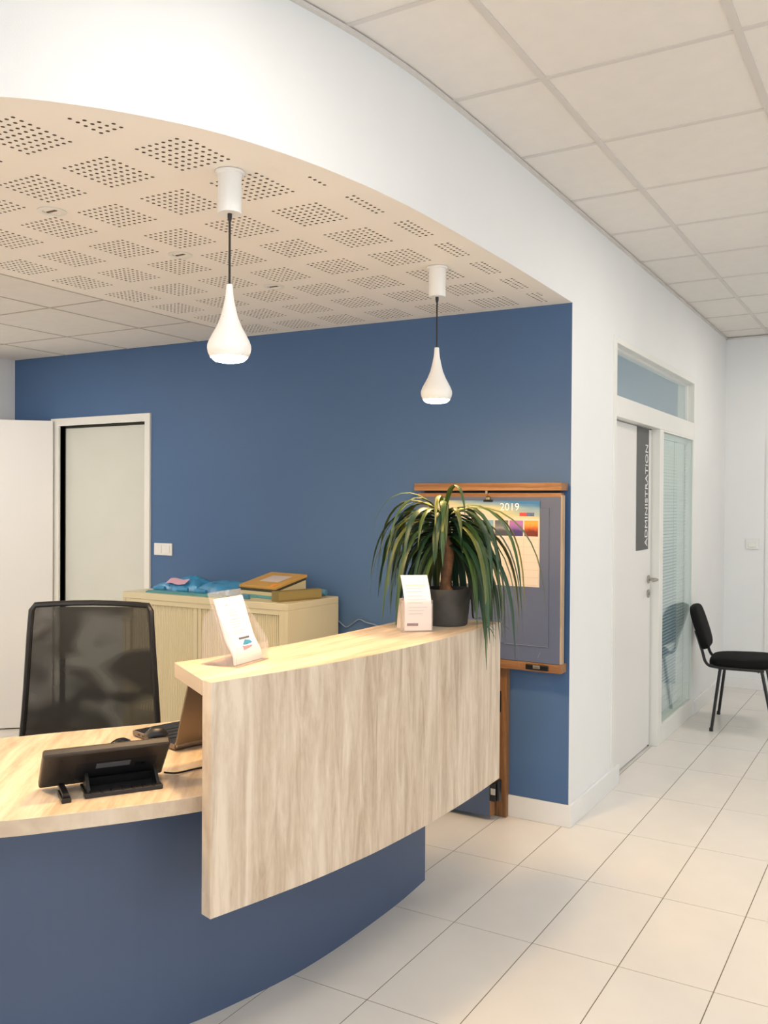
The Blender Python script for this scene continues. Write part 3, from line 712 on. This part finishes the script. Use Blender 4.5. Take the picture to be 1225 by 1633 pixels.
a2 = n.new('ShaderNodeMath'); a2.operation = 'MULTIPLY_ADD'; a2.inputs[1].default_value = .55; a2.inputs[2].default_value = -.30; L.new(sp.outputs['X'], a2.inputs[0]); L.new(a2.outputs[0], a1.inputs[2])
a3 = n.new('ShaderNodeMath'); a3.operation = 'MULTIPLY_ADD'; a3.inputs[1].default_value = .5; L.new(nzn.outputs['Fac'], a3.inputs[0]); L.new(a1.outputs[0], a3.inputs[2])
rpn = n.new('ShaderNodeValToRGB'); r = rpn.color_ramp
r.elements[0].position = .30; r.elements[0].color = srgb(214, 204, 190); r.elements[1].position = .90; r.elements[1].color = srgb(50, 118, 172)
q = r.elements.new(.52); q.color = srgb(196, 194, 150); q = r.elements.new(.66); q.color = srgb(140, 165, 175)
L.new(a3.outputs[0], rpn.inputs[0]); L.new(rpn.outputs[0], n['Principled BSDF'].inputs['Base Color']); n['Principled BSDF'].inputs['Roughness'].default_value = .5
flat('header', cx0, cx1, 1.449, cz1, hm, .0006, ca)
def photo_mat(name, top_, mid_, bot_):
    m = bpy.data.materials.new(name); m.use_nodes = True; n = m.node_tree.nodes; L = m.node_tree.links
    tc = n.new('ShaderNodeTexCoord'); s_ = n.new('ShaderNodeSeparateXYZ'); L.new(tc.outputs['Generated'], s_.inputs[0])
    nz = n.new('ShaderNodeTexNoise'); nz.inputs['Scale'].default_value = 4; L.new(tc.outputs['Generated'], nz.inputs[0])
    a = n.new('ShaderNodeMath'); a.operation = 'MULTIPLY_ADD'; a.inputs[1].default_value = .3; L.new(nz.outputs['Fac'], a.inputs[0]); L.new(s_.outputs['Z'], a.inputs[2])
    rp = n.new('ShaderNodeValToRGB'); r = rp.color_ramp
    r.elements[0].position = .45; r.elements[0].color = bot_; r.elements[1].position = .95; r.elements[1].color = top_; r.elements.new(.66).color = mid_
    L.new(a.outputs[0], rp.inputs[0]); L.new(rp.outputs[0], n['Principled BSDF'].inputs['Base Color']); return m
PH = [photo_mat('printed_sunset', srgb(236, 160, 70), srgb(190, 90, 40), srgb(110, 40, 25)), photo_mat('printed_dusk', srgb(170, 110, 180), srgb(130, 90, 165), srgb(60, 50, 110)),
      photo_mat('printed_grey_sea', srgb(90, 95, 105), srgb(140, 140, 145), srgb(70, 72, 82)), photo_mat('printed_meadow', srgb(120, 160, 190), srgb(150, 170, 90), srgb(70, 100, 50)),
      photo_mat('printed_autumn', srgb(200, 170, 110), srgb(180, 90, 60), srgb(80, 60, 40)), photo_mat('printed_snow', srgb(190, 205, 220), srgb(150, 160, 175), srgb(90, 100, 110)), photo_mat('printed_wood', srgb(120, 150, 130), srgb(80, 110, 70), srgb(40, 60, 40))]
for k in range(7):
    x1 = -1.541-k*.0755; flat('month_photo', x1-.068, x1, 1.366, 1.440, PH[k], .0006, ca)
gl_ = MB()
for k in range(8):
    x = -1.537-k*.0755; gl_.box(x-.0006+1.80, x+.0006+1.80, -.0009, -.0005, cz0+.006-1.33, 1.358-1.33)
for k in range(7):
    z = 1.352-k*.036; gl_.box(cx0+.004+1.80, cx1-.004+1.80, -.0009, -.0005, z-.0006-1.33, z+.0006-1.33)
obj('ruled_lines', gl_, mat('printed_rule', srgb(196, 172, 150), .7), ca)
me = text_mesh('2019', .050, MATS['white_paper'], .0003, 1.02)
lt_ = link('lettering', me, ca); lt_.location = (-1.685+1.80, -.0016, 1.503-1.33); lt_.rotation_euler = (math.pi/2, 0, 0)
flat('logo_red', -1.634, -1.598, 1.461, 1.478, mat('printed_red', srgb(205, 70, 75), .6, var=.25, vscale=160), .0012, ca)
flat('logo_blue', -1.598, -1.560, 1.461, 1.478, mat('printed_slate', srgb(88, 100, 140), .6, var=.25, vscale=160), .0012, ca)
cl = obj('bulldog_clip', MB().box(-.020, .028, -.007, .002, .198, .208), M_BLACKM, ca, bevel=.001, seg=1)
obj('clip_knob', MB().lathe([(0, .0), (.012, .002), (.013, .012), (.006, .020), (0, .022)], 16, (.004, -.004, .207)), mat('brass', (.55, .45, .26, 1), .3, metal=1), cl, smooth=True)
# gate post and half gate standing open along the wall
gp = thing('gate_post', 'orange wooden post fixed upright to the blue wall under the flap', 'post', (-1.75, 4.055, 0))
obj('post_body', MB().box(-.045, .040, -.020, .0195, 0, .729), M_PINE, gp, uvf=UZ, bevel=.001, seg=1)
obj('strike_plate', MB().box(-.0, .012, -.0225, -.0195, .51, .612), M_BLACKM, gp)
hg = thing('half_gate', 'low blue gate leaf with wooden edge folded open behind the desk end', 'gate', (-2.04, 3.975, 0))
obj('gate_panel', MB().box(-.30, .281, -.021, .021, .022, .80), M_BASE, hg)
obj('edge_strip', MB().box(.281, .2875, -.021, .021, .022, .80), M_PINE, hg, uvf=UZ)
lk = obj('lock_case', MB().box(.278, .312, -.024, -.0, .095, .185), M_BLACKM, hg, bevel=.005)
obj('latch_bolt', MB().box(.288, .312, -.030, -.023, .130, .162), M_CHROME, lk, bevel=.002)
obj('latch_slot', MB().box(.313, .328, -.018, .012, .10, .20), M_BLACKM, hg, bevel=.004)
obj('hinge_block', MB().box(-.30, -.27, .021, .099, .20, .26), M_STEEL, hg)
obj('hinge_block', MB().box(-.30, -.27, .021, .099, .60, .66), M_STEEL, hg)
obj('foot', MB().box(-.06, .02, -.018, .018, 0, .022), M_BLACKM, hg)

# ------------------------------------------------------------------ office chair
oc_ = thing('office_chair', 'black office chair with a see-through netting backrest behind the desk', 'chair', (-2.735, 2.39, 0), math.radians(31))
# local frame: x right, -y towards the desk; backrest leans back (+y)
def backpt(u, z):
    hw = .228+.030*max(0, (1.12-z)/.45)
    x = u*hw; y = .02+.10*(z-.66) - .035*u*u + .02*math.cos((z-.62)*6)
    return Vector((x, y, z))
ztop, zbot = 1.118, .56
net = MB(); net.grid(lambda u, v: backpt((u-.5)*1.96, zbot+.008+(ztop-zbot-.016)*v), 14, 16)
bkp = obj('backrest', net, M_NET, oc_, smooth=True, fixn=False)
fr = [backpt(-1, z) for z in [zbot+(ztop-.02-zbot)*k/12 for k in range(13)]] + [backpt(u, ztop+.006*(1-u*u)) for u in (-.95, -.7, -.35, 0, .35, .7, .95)] + [backpt(1, z) for z in [zbot+(ztop-.02-zbot)*(12-k)/12 for k in range(13)]] + [backpt(u, zbot) for u in (.7, .35, 0, -.35, -.7)]
obj('backrest_frame', MB().tube(fr, .0115, 8, closed=True), M_BLACKP, oc_, smooth=True)
obj('lumbar_bar', MB().tube([backpt(u, .60)+Vector((0, .03, 0)) for u in (-.98, -.5, 0, .5, .98)], .014, 8), M_BLACKP, oc_, smooth=True)
obj('back_support', MB().tube([(0, .060, .60), (0, .085, .54), (0, .03, .44), (0, -.12, .41)], .022, 10), M_BLACKP, oc_, smooth=True)
def seat_fn(u, v):
    a = (u-.5)*2; b = (v-.5)*2
    e = max(abs(a), abs(b)); k = 1 if e < 1e-6 else 1
    return (a*.235*(1-.10*b*b*abs(a)), -.20+b*.225*(1-.08*a*a), .475+.014*(1-a*a)*(1-b*b)-.03*max(0, -b-.6)-.02*e**6)
s = MB(); s.grid(seat_fn, 14, 14); s.grid(lambda u, v: (lambda p: (p[0], p[1], .43))(seat_fn(u, v)), 14, 14)
for k in range(14):
    g = 15
    for a, b in (((k), (k+1)), ((14*g+k), (14*g+k+1)), ((k*g), ((k+1)*g)), ((k*g+14), ((k+1)*g+14))):
        s.f.append((a, b, b+g*g, a+g*g)); s.mi.append(0)
obj('seat', s, M_FABRIC, oc_, smooth=True)
obj('gas_column', MB().lathe([(0, .12), (.027, .12), (.027, .30), (.016, .30), (.016, .425), (0, .425)], 16, (0, -.19, 0)), M_BLACKM, oc_, smooth=True)
for k in range(5):
    a = k*2*math.pi/5+.3; ex, ey = .27*math.cos(a), -.19+.27*math.sin(a)
    lg_ = obj('leg', MB().tube([(0, -.19, .13), ((ex)*.5, -.19+(ey+.19)*.5, .12), (ex, ey, .085)], [.024, .02, .015], 8), M_BLACKP, oc_, smooth=True)
    obj('caster', MB().lathe([(0, -.022), (.024, -.022), (.030, -.016), (.030, .016), (.024, .022), (0, .022)], 16), M_BLACKP, lg_, smooth=True, tf=Matrix.Translation((ex, ey, .030)) @ Matrix.Rotation(a, 4, 'Z') @ Matrix.Rotation(math.pi/2, 4, 'X'))

# ------------------------------------------------------------------ things on the desk
WT = .740
ph = thing('desk_phone', 'black desk phone seen from behind on the oak worktop', 'phone', (-1.875, 1.69, WT), math.radians(57.5))
# local: x along the phone, -y towards the camera
body = MB()
prof = [(-.155, .105, .012), (.150, .105, .012)]
def phs(x0, x1, y0, z0, y1, z1, th): # sloping slab from low far edge (y0,z0) to high near edge (y1,z1)
    d = Vector((0, y1-y0, z1-z0)).normalized(); nrm = Vector((0, -d.z, d.y))*th
    if nrm.z < 0: nrm = -nrm
    P = [(x, y, z) for x in (x0, x1) for (y, z) in ((y0, z0), (y1, z1), (y1+nrm.y, z1+nrm.z), (y0+nrm.y, z0+nrm.z))]
    return MB().add(P, [(0, 1, 2, 3), (4, 7, 6, 5), (0, 4, 5, 1), (1, 5, 6, 2), (2, 6, 7, 3), (3, 7, 4, 0)])
bo = obj('body', phs(-.160, .170, .083, .004, -.030, .118, .024), mat('brown_black_plastic', (.030, .024, .021, 1), .4, var=.12), ph, bevel=.006, ang=30)
M_DGREY = mat('charcoal_plastic', (.016, .016, .018, 1), .5, var=.2)
bp_ = obj('rear_housing', phs(-.075, .145, .066, .020, -.004, .092, -.016), M_DGREY, ph, bevel=.004, ang=30)
obj('sticker', phs(-.020, .070, .030, .056, .014, .0725, -.0170), mat('grey_sticker', srgb(96, 98, 104), .5), bp_)
for x in (.085, .10): obj('cable_socket', phs(x, x+.010, .034, .052, .024, .062, -.019), M_BLACKM, bp_)
for x in (-.145, -.115, -.05): obj('screw', phs(x, x+.006, -.008, .0955, -.012, .0995, -.002), M_BLACKM, bo)
obj('seam', phs(-.088, -.086, .080, .007, -.028, .116, -.0012), M_BLACKM, bo)
sb = obj('stand', MB().box(-.058, .145, -.044, -.012, 0, .012).box(-.055, .142, -.012, .075, .0, .008), M_DGREY, ph, bevel=.002)
for x in (-.050, .132): obj('stand_web', MB().add([(x, -.03, .010), (x, .06, .006), (x, .02, .050), (x+.008, -.03, .010), (x+.008, .06, .006), (x+.008, .02, .050)], [(0, 1, 2), (3, 5, 4), (0, 3, 4, 1), (1, 4, 5, 2), (2, 5, 3, 0)]), M_BLACKP, sb)
obj('stand_back', phs(-.05, .138, .040, .008, .030, .030, -.004), M_BLACKP, sb)
for k in range(7): obj('vent_rib', MB().box(-.045+k*.027, -.038+k*.027, -.0445, -.022, .012, .015), M_BLACKM, sb)
obj('foot', MB().box(-.118, -.094, -.056, .03, 0, .012).box(-.114, -.098, -.045, .055, .012, .022), M_BLACKP, ph, bevel=.002)
obj('handset', MB().tube([(.112, .012, .128), (.128, .016, .136), (.152, .016, .135), (.166, .010, .126)], [.014, .020, .020, .013], 12), M_BLACKP, ph, smooth=True)
obj('display', phs(-.10, .05, .032, .098, .012, .118, .006), M_BLACKM, ph)
cr_ = smooth_curve([(-1.815, 1.85, WT+.02), (-1.815, 1.90, WT+.006), (-1.80, 1.97, WT+.004), (-1.77, 2.03, WT+.004), (-1.72, 2.08, WT+.004), (-1.66, 2.16, WT+.004), (-1.66, 2.35, WT+.004)], 6)
tag(obj('phone_cord', MB().tube(cr_, .0028, 6), M_BLACKM, smooth=True), 'black cord running from the phone to under the counter', 'cord')
ms = thing('computer_mouse', 'rounded glossy black mouse on the worktop behind the phone', 'mouse', (-2.135, 1.985, WT), .4)
mm = MB(); mm.lathe([(.048, .0), (.050, .008), (.047, .020), (.038, .031), (.022, .038), (0, .040)], 24, cap0=True)
for i, v in enumerate(mm.v): mm.v[i] = (v[0]*.72, v[1]*1.05, v[2])
obj('mouse_body', mm, mat('gloss_black', (.008, .008, .009, 1), .12), ms, smooth=True)
obj('scroll_wheel', MB().lathe([(0, -.003), (.007, -.003), (.007, .003), (0, .003)], 14), M_DGREY, ms, tf=Matrix.Translation((0, -.026, .031)) @ Matrix.Rotation(math.pi/2, 4, 'Y'))
# laptop: hinge along local x, keyboard side towards -y... user sits at local -y
lpz = math.radians(76)
lp = thing('laptop', 'open grey brown laptop on the worktop half hidden behind the counter panel', 'laptop', (-1.995, 2.075, WT), lpz)
M_LAP = mat('brown_grey_aluminium', (.23, .185, .15, 1), .35, metal=.7, var=.04)
obj('base', MB().box(0, .36, 0, .255, .004, .020), M_LAP, lp, bevel=.003)
obj('keyboard_deck', MB().box(.006, .354, .006, .249, .020, .0215), mat('black_deck', (.012, .013, .015, 1), .4), lp)
for a in range(4): obj('key_row', MB().box(.03, .33, .07+a*.035, .098+a*.035, .0215, .0235), M_BLACKP, lp)
for y in (.15, .18, .205): obj('side_port', MB().box(-.0006, .002, y, y+.014, .009, .015), M_BLACKM, lp)
ld = obj('lid', MB().box(0, .36, -.007, 0, 0, .245), M_LAP, lp, bevel=.003)
ld.location = (0, -.002, .021); ld.rotation_euler = (math.radians(19), 0, 0)
obj('screen', MB().box(.012, .348, .0, .0008, .015, .235), M_BLACKM, ld)
obj('hinge', MB().tube([(.005, -.002, .019), (.355, -.002, .019)], .008, 10), M_CHROME, lp, smooth=True)

# ------------------------------------------------------------------ leaflet holders on the counter
KT = 1.0550
h1 = thing('leaflet_holder', 'clear acrylic leaflet holder with leaning back at the near end of the counter', 'leaflet holder', (-1.688, 2.030, KT), math.radians(96))
# local: x along the front, -y is the front
lean = math.tan(math.radians(19))
W1 = .082
b_ = MB(); b_.add([(x, y, z) for x in (-W1, W1) for (y, z) in ((-.010, .002), (-.007, .002), (-.010+.205*lean+.003, .205), (-.010+.205*lean, .205))], [(0, 1, 2, 3), (4, 7, 6, 5), (0, 4, 5, 1), (1, 5, 6, 2), (2, 6, 7, 3), (3, 7, 4, 0)])
obj('back_plate', b_, M_ACRYL, h1)
obj('front_pocket', MB().box(-W1, W1, -.0395, -.037, .002, .055), M_ACRYL, h1)
for x in (-W1, W1-.002):
    obj('side_cheek', MB().add([(x, -.037, .002), (x, .085, .002), (x, .080, .13), (x, .045, .165), (x, -.037, .06), (x+.002, -.037, .002), (x+.002, .085, .002), (x+.002, .080, .13), (x+.002, .045, .165), (x+.002, -.037, .06)], [(0, 1, 2, 3, 4), (5, 9, 8, 7, 6), (0, 5, 6, 1), (1, 6, 7, 2), (2, 7, 8, 3), (3, 8, 9, 4), (4, 9, 5, 0)]), M_ACRYL, h1)
obj('foot_plate', MB().box(-W1, W1, -.0395, .085, 0, .002), M_ACRYL, h1)
def leaflet(name, label, parent_like, w_, hgt, y0, lean_, bulge, z0):
    t = thing(name, label, 'leaflet', parent_like.location, parent_like.rotation_euler[2]); t.location.z += z0
    def fn(u, v, off=0):
        z = v*hgt
        return ((u-.5)*w_, y0+off+lean_*z-bulge*math.exp(-((v-.12)/.16)**2), z)
    m = MB(); m.grid(lambda u, v: fn(u, v), 4, 20); m.grid(lambda u, v: fn(u, v, .006), 4, 20)
    g = 5
    for j in range(20):
        for a in (0, 4):
            m.f.append((j*g+a, (j+1)*g+a, (j+1)*g+a+105, j*g+a+105)); m.mi.append(0)
    for j in (0, 20):
        for a in range(4):
            m.f.append((j*g+a, j*g+a+1, j*g+a+1+105, j*g+a+105)); m.mi.append(0)
    obj('paper', m, M_PAPER, t, smooth=True)
    return t, fn
lt1, fn1 = leaflet('leaflet_stack', 'white leaflets with a small blue and red mark in the near acrylic holder', h1, .140, .182, -.018, lean*1.02, .012, .004)
def strip(parent, fn, u0, u1, v0, v1, m, name):
    mb = MB(); mb.grid(lambda a, b: Vector(fn(u0+(u1-u0)*a, v0+(v1-v0)*b))+Vector((0, -.0007, 0)), 2, 3); return obj(name, mb, m, parent, fixn=False)
M_INK = mat('grey_print', srgb(96, 96, 108), .7); M_INKL = mat('pale_print', srgb(186, 186, 196), .7)
for v in (.80, .76, .72, .66, .62, .58, .54, .48, .44): strip(lt1, fn1, .30, .30+random.uniform(.3, .5), v, v+.007, M_INKL, 'text_line')
strip(lt1, fn1, .28, .38, .88, .90, M_INKL, 'text_line')
strip(lt1, fn1, .42, .80, .345, .375, M_INK, 'text_line')
lgm = MB()
lgm.add([fn1(.46, .265), fn1(.60, .335), fn1(.78, .31), fn1(.82, .27), fn1(.62, .258)], [(0, 1, 2, 3, 4)])
for i, v in enumerate(lgm.v): lgm.v[i] = (v[0], v[1]-.0009, v[2])
obj('blue_mark', lgm, mat('cyan_print', srgb(50, 140, 180), .6), lt1, fixn=False)
lgm = MB(); lgm.add([fn1(.40, .185), fn1(.43, .255), fn1(.50, .245), fn1(.78, .24), fn1(.72, .215)], [(0, 1, 2, 3, 4)])
for i, v in enumerate(lgm.v): lgm.v[i] = (v[0], v[1]-.0009, v[2])
obj('red_mark', lgm, mat('pink_print', srgb(205, 95, 135), .6), lt1, fixn=False)
# second holder
h2_ = thing('leaflet_holder', 'small clear acrylic leaflet holder beside the plant pot', 'leaflet holder', (-1.575, 2.87, KT), math.radians(40))
obj('front_pocket', MB().box(-.056, .056, -.034, -.032, .002, .115), M_ACRYL, h2_)
obj('back_plate', MB().box(-.056, .056, -.002, 0, .002, .12), M_ACRYL, h2_)
for x in (-.056, .054): obj('side_cheek', MB().box(x, x+.002, -.032, -.002, .002, .10), M_ACRYL, h2_)
rb = MB(); rb.grid(lambda u, v: (-.058+.10*u, .0+.075*math.sin(v*math.pi*.5)*1.0, .118*math.cos(v*math.pi*.5)+.002), 3, 10)
obj('curved_support', rb, mat('frosted_acrylic', (.86, .78, .75, 1), .3), h2_, smooth=True, fixn=False)
obj('foot_plate', MB().box(-.058, .058, -.036, .075, 0, .002), M_ACRYL, h2_)
def leaflet2():
    t = thing('leaflet_stack', 'tall narrow white leaflets with a purple mark in the small holder by the plant', 'leaflet', h2_.location, math.radians(40)); t.location.z += .005
    def fn(u, v, off=0):
        return ((u-.5)*.098+.004-.030*max(0, v-.45)**1.5, -.027+off+.05*max(0, v-.35)**1.6, v*.198)
    m = MB(); m.grid(lambda u, v: fn(u, v), 4, 20); m.grid(lambda u, v: fn(u, v, .007), 4, 20)
    for j in range(20):
        for a in (0, 4): m.f.append((j*5+a, (j+1)*5+a, (j+1)*5+a+105, j*5+a+105)); m.mi.append(0)
    for a in range(4): m.f.append((100+a, 101+a, 206+a, 205+a)); m.mi.append(0)
    obj('paper', m, M_PAPER, t, smooth=True)
    strip(t, fn, .08, .50, .085, .135, mat('purple_print', srgb(110, 55, 95), .6, var=.3, vscale=150), 'purple_mark')
    for v in (.30, .36, .42, .50, .56, .62, .70, .76): strip(t, fn, .12, .12+random.uniform(.4, .75), v, v+.008, M_INKL, 'text_line')
    strip(t, fn, .12, .85, .81, .83, mat('yellow_print', srgb(240, 228, 190), .6), 'text_line')
leaflet2()

# ------------------------------------------------------------------ potted plant
PX, PY = -1.562, 3.093
pl = thing('potted_plant', 'drooping long-leaved palm in a dark grey pot on the counter end', 'plant', (PX, PY, KT))
obj('pot', MB().lathe([(0, 0), (.076, 0), (.080, .004), (.094, .136), (.094, .140), (.088, .140), (.084, .12), (0, .12)], 28), M_POT, pl, smooth=True)
obj('soil', MB().lathe([(0, .128), (.05, .126), (.0855, .121)], 20), M_SOIL, pl, smooth=True)
tk = [(0, 0, .12), (-.004, -.003, .15), (.0, 0, .20), (.004, .004, .26), (-.003, 0, .33), (-.012, -.004, .40), (-.016, -.006, .44)]
obj('trunk', MB().tube(smooth_curve(tk, 4), [.034, .031, .027, .024, .022, .0215, .021, .021, .021, .021, .0215, .022, .022, .022, .022, .022, .021, .021, .02, .019, .018, .017, .016, .014, .012], 12), M_TRUNK, pl, smooth=True)
LEAFM = []
for k, (c1, c2) in enumerate([((26, 50, 26), (50, 82, 38)), ((40, 66, 30), (74, 100, 44)), ((22, 50, 36), (44, 80, 52)), ((100, 112, 50), (160, 158, 86)), ((66, 78, 32), (104, 110, 50))]):
    m = bpy.data.materials.new('leaf_green'); m.use_nodes = True; n = m.node_tree.nodes; L = m.node_tree.links; b = n['Principled BSDF']
    uvn = n.new('ShaderNodeUVMap'); uvn.uv_map = 'UVMap'; mp = n.new('ShaderNodeMapping'); mp.inputs['Scale'].default_value = (5, .7, 1); L.new(uvn.outputs[0], mp.inputs[0])
    nz = n.new('ShaderNodeTexNoise'); nz.inputs['Scale'].default_value = 2.0; L.new(mp.outputs[0], nz.inputs[0])
    rp = n.new('ShaderNodeValToRGB'); rp.color_ramp.elements[0].color = srgb(*c1); rp.color_ramp.elements[1].color = srgb(*c2); rp.color_ramp.elements[0].position = .35; rp.color_ramp.elements[1].position = .65
    L.new(nz.outputs['Fac'], rp.inputs[0]); L.new(rp.outputs[0], b.inputs['Base Color']); b.inputs['Roughness'].default_value = .42
    LEAFM.append(m)
def over_counter(x, y):
    wx, wy = x+PX, y+PY
    return -1.80 < wx < -1.395 and wy < 3.285
def leaf_(rng, az, el, ln, wd, droop, start, m):
    N = 12; p = Vector(start); d = Vector((math.cos(az)*math.cos(el), math.sin(az)*math.cos(el), math.sin(el)))
    side = Vector((-math.sin(az), math.cos(az), 0)); tw = rng.uniform(-.5, .5)
    vs = []; st_ = ln/N; pts = []
    for i in range(N+1):
        t = i/N
        wv = wd*(.55+.45*min(1, t*5))*(1-max(0, (t-.35)/.65)**1.6)+.0006
        nrm = side.cross(d).normalized()
        s2 = (side*math.cos(tw*t)+nrm*math.sin(tw*t)).normalized()
        lift = nrm*wv*.28
        vs += [p-s2*wv+lift, p, p+s2*wv+lift]
        d = (d+Vector((rng.uniform(-.02, .02), rng.uniform(-.02, .02), -droop*(.35+1.2*t)))).normalized()
        # drooping tips hang towards vertical
        q = p+d*st_
        if over_counter(q.x, q.y) and q.z < .014: q.z = .014; d = Vector((d.x, d.y, .0)).normalized() if Vector((d.x, d.y)).length > .05 else Vector((math.cos(az), math.sin(az), 0))
        if q.y+PY > 3.97: q.y = 3.97-PY
        rr = math.hypot(q.x, q.y)
        if q.z < .15 and rr < .105: q.x *= .108/max(rr, .02); q.y *= .108/max(rr, .02)
        p = q
    fs = []
    for i in range(N): a = 3*i; fs += [(a, a+1, a+4, a+3), (a+1, a+2, a+5, a+4)]
    mb = MB(); mb.add(vs, fs)
    me = bpy.data.meshes.new('leaf'); me.from_pydata(mb.v, [], mb.f); me.materials.append(m)
    ul = me.uv_layers.new(name='UVMap')
    for po in me.polygons:
        po.use_smooth = True
        for li in po.loop_indices:
            vi = me.loops[li].vertex_index; ul.data[li].uv = ((vi % 3)*.15+az, (vi//3)/N*3)
    link('leaf', me, pl)
rng = random.Random(11)
NL = 185
for k in range(NL):
    u = k/NL; az = k*2.39996+rng.uniform(-.35, .35)
    el = -.25+1.15*u+rng.uniform(-.18, .18)
    z = .315+.115*u+rng.uniform(-.012, .012)
    c = (-.003-.013*(z-.33)/.11, -.003, z)
    ln = rng.uniform(.32, .50)*(1.0+.12*u)
    if math.cos(az-math.radians(-20)) > .2: ln *= rng.uniform(1.0, 1.35)
    da = abs((az+math.radians(63)+math.pi) % (2*math.pi)-math.pi)      # away from the visitor's side, which has been trimmed
    if da < math.radians(32):
        if u < .55: continue
        ln *= .45; el += .2
    db = abs((az-math.radians(31)+math.pi) % (2*math.pi)-math.pi)
    if db < math.radians(45) and u > .45: el -= .40
    m = LEAFM[rng.choice([0, 0, 1, 1, 2, 2, 2, 4])] if u < .86 else LEAFM[rng.choice([3, 4, 1, 4])]
    leaf_(rng, az, el, ln, rng.uniform(.0085, .0145), rng.uniform(.34, .66), (c[0]+.012*math.cos(az), c[1]+.012*math.sin(az), z), m)

# ------------------------------------------------------------------ waiting chair
wch = thing('waiting_chair', 'black fabric waiting chair on thin steel legs beside the glass partition', 'chair', (-1.045, 6.60, 0), math.radians(5.5))
# local: +x front, y across
def pad(fn, nu, nv): 
    m = MB(); m.grid(fn, nu, nv); return m
def cushion(hw, hl, th, n=16):
    """rounded, slightly domed pad in local xy, thickness along z"""
    m = MB(); rows = []
    prof = [(1.0, 0), (1.0, .35), (.985, .62), (.93, .85), (.75, .97), (.45, 1.0), (0, 1.02)]
    def ring(sc, z):
        o = []
        for k in range(n*2):
            a = 2*math.pi*k/(n*2); c, s_ = math.cos(a), math.sin(a); e = 2/3.6
            o.append((hw*sc*math.copysign(abs(c)**e, c), hl*sc*math.copysign(abs(s_)**e, s_), z))
        return o
    vs = []; 
    for sc, t in prof[:-1]: vs += ring(sc, th*t)
    k = n*2; fs = []
    for i in range(len(prof)-2):
        for j in range(k): fs.append((i*k+j, i*k+(j+1) % k, (i+1)*k+(j+1) % k, (i+1)*k+j))
    vs.append((0, 0, th*1.02)); c = len(vs)-1
    fs += [((len(prof)-2)*k+j, (len(prof)-2)*k+(j+1) % k, c) for j in range(k)]
    fs.append(tuple(range(k))[::-1]); m.add(vs, fs); return m
so_ = obj('seat', cushion(.212, .235, .055), M_FABRIC, wch, smooth=True); so_.location = (.0, 0, .432); so_.rotation_euler = (0, math.radians(-2.5), 0)
obj('seat_shell', MB().box(-.19, .19, -.20, .20, .422, .434), M_BLACKP, wch, bevel=.004)
br = obj('backrest', cushion(.155, .225, .050), M_FABRIC, wch, smooth=True)
br.location = (-.292, 0, .665); br.rotation_euler = (0, math.radians(72), 0)
for y in (-.24, .24):
    s_ = 1 if y > 0 else -1
    obj('leg', MB().tube([(-.178, y+s_*.030, 0), (-.13, y, .40), (-.125, y, .428)], .0105, 8), M_BLACKM, wch, smooth=True)
    obj('leg', MB().tube([(.215, y+s_*.030, 0), (.135, y, .40), (.128, y, .428)], .0105, 8), M_BLACKM, wch, smooth=True)
    obj('side_rail', MB().tube([(-.14, y, .424), (.145, y, .424)], .0105, 8), M_BLACKM, wch, smooth=True)
    obj('back_upright', MB().tube(smooth_curve([(.05, y*.9, .424), (-.16, y*.88, .424), (-.222, y*.8, .445), (-.250, y*.70, .52), (-.276, y*.60, .59), (-.298, y*.55, .65)], 4), .0105, 8), M_BLACKM, wch, smooth=True)
    for x in (-.178, .215): obj('leg_cap', MB().lathe([(0, 0), (.013, 0), (.013, .022), (.0105, .024)], 10, (x, y+s_*.030, 0)), M_BLACKP, wch, smooth=True)
for x in (-.10, .11): obj('cross_bar', MB().tube([(x, -.235, .416), (x, .235, .416)], .009, 8), M_BLACKM, wch, smooth=True)
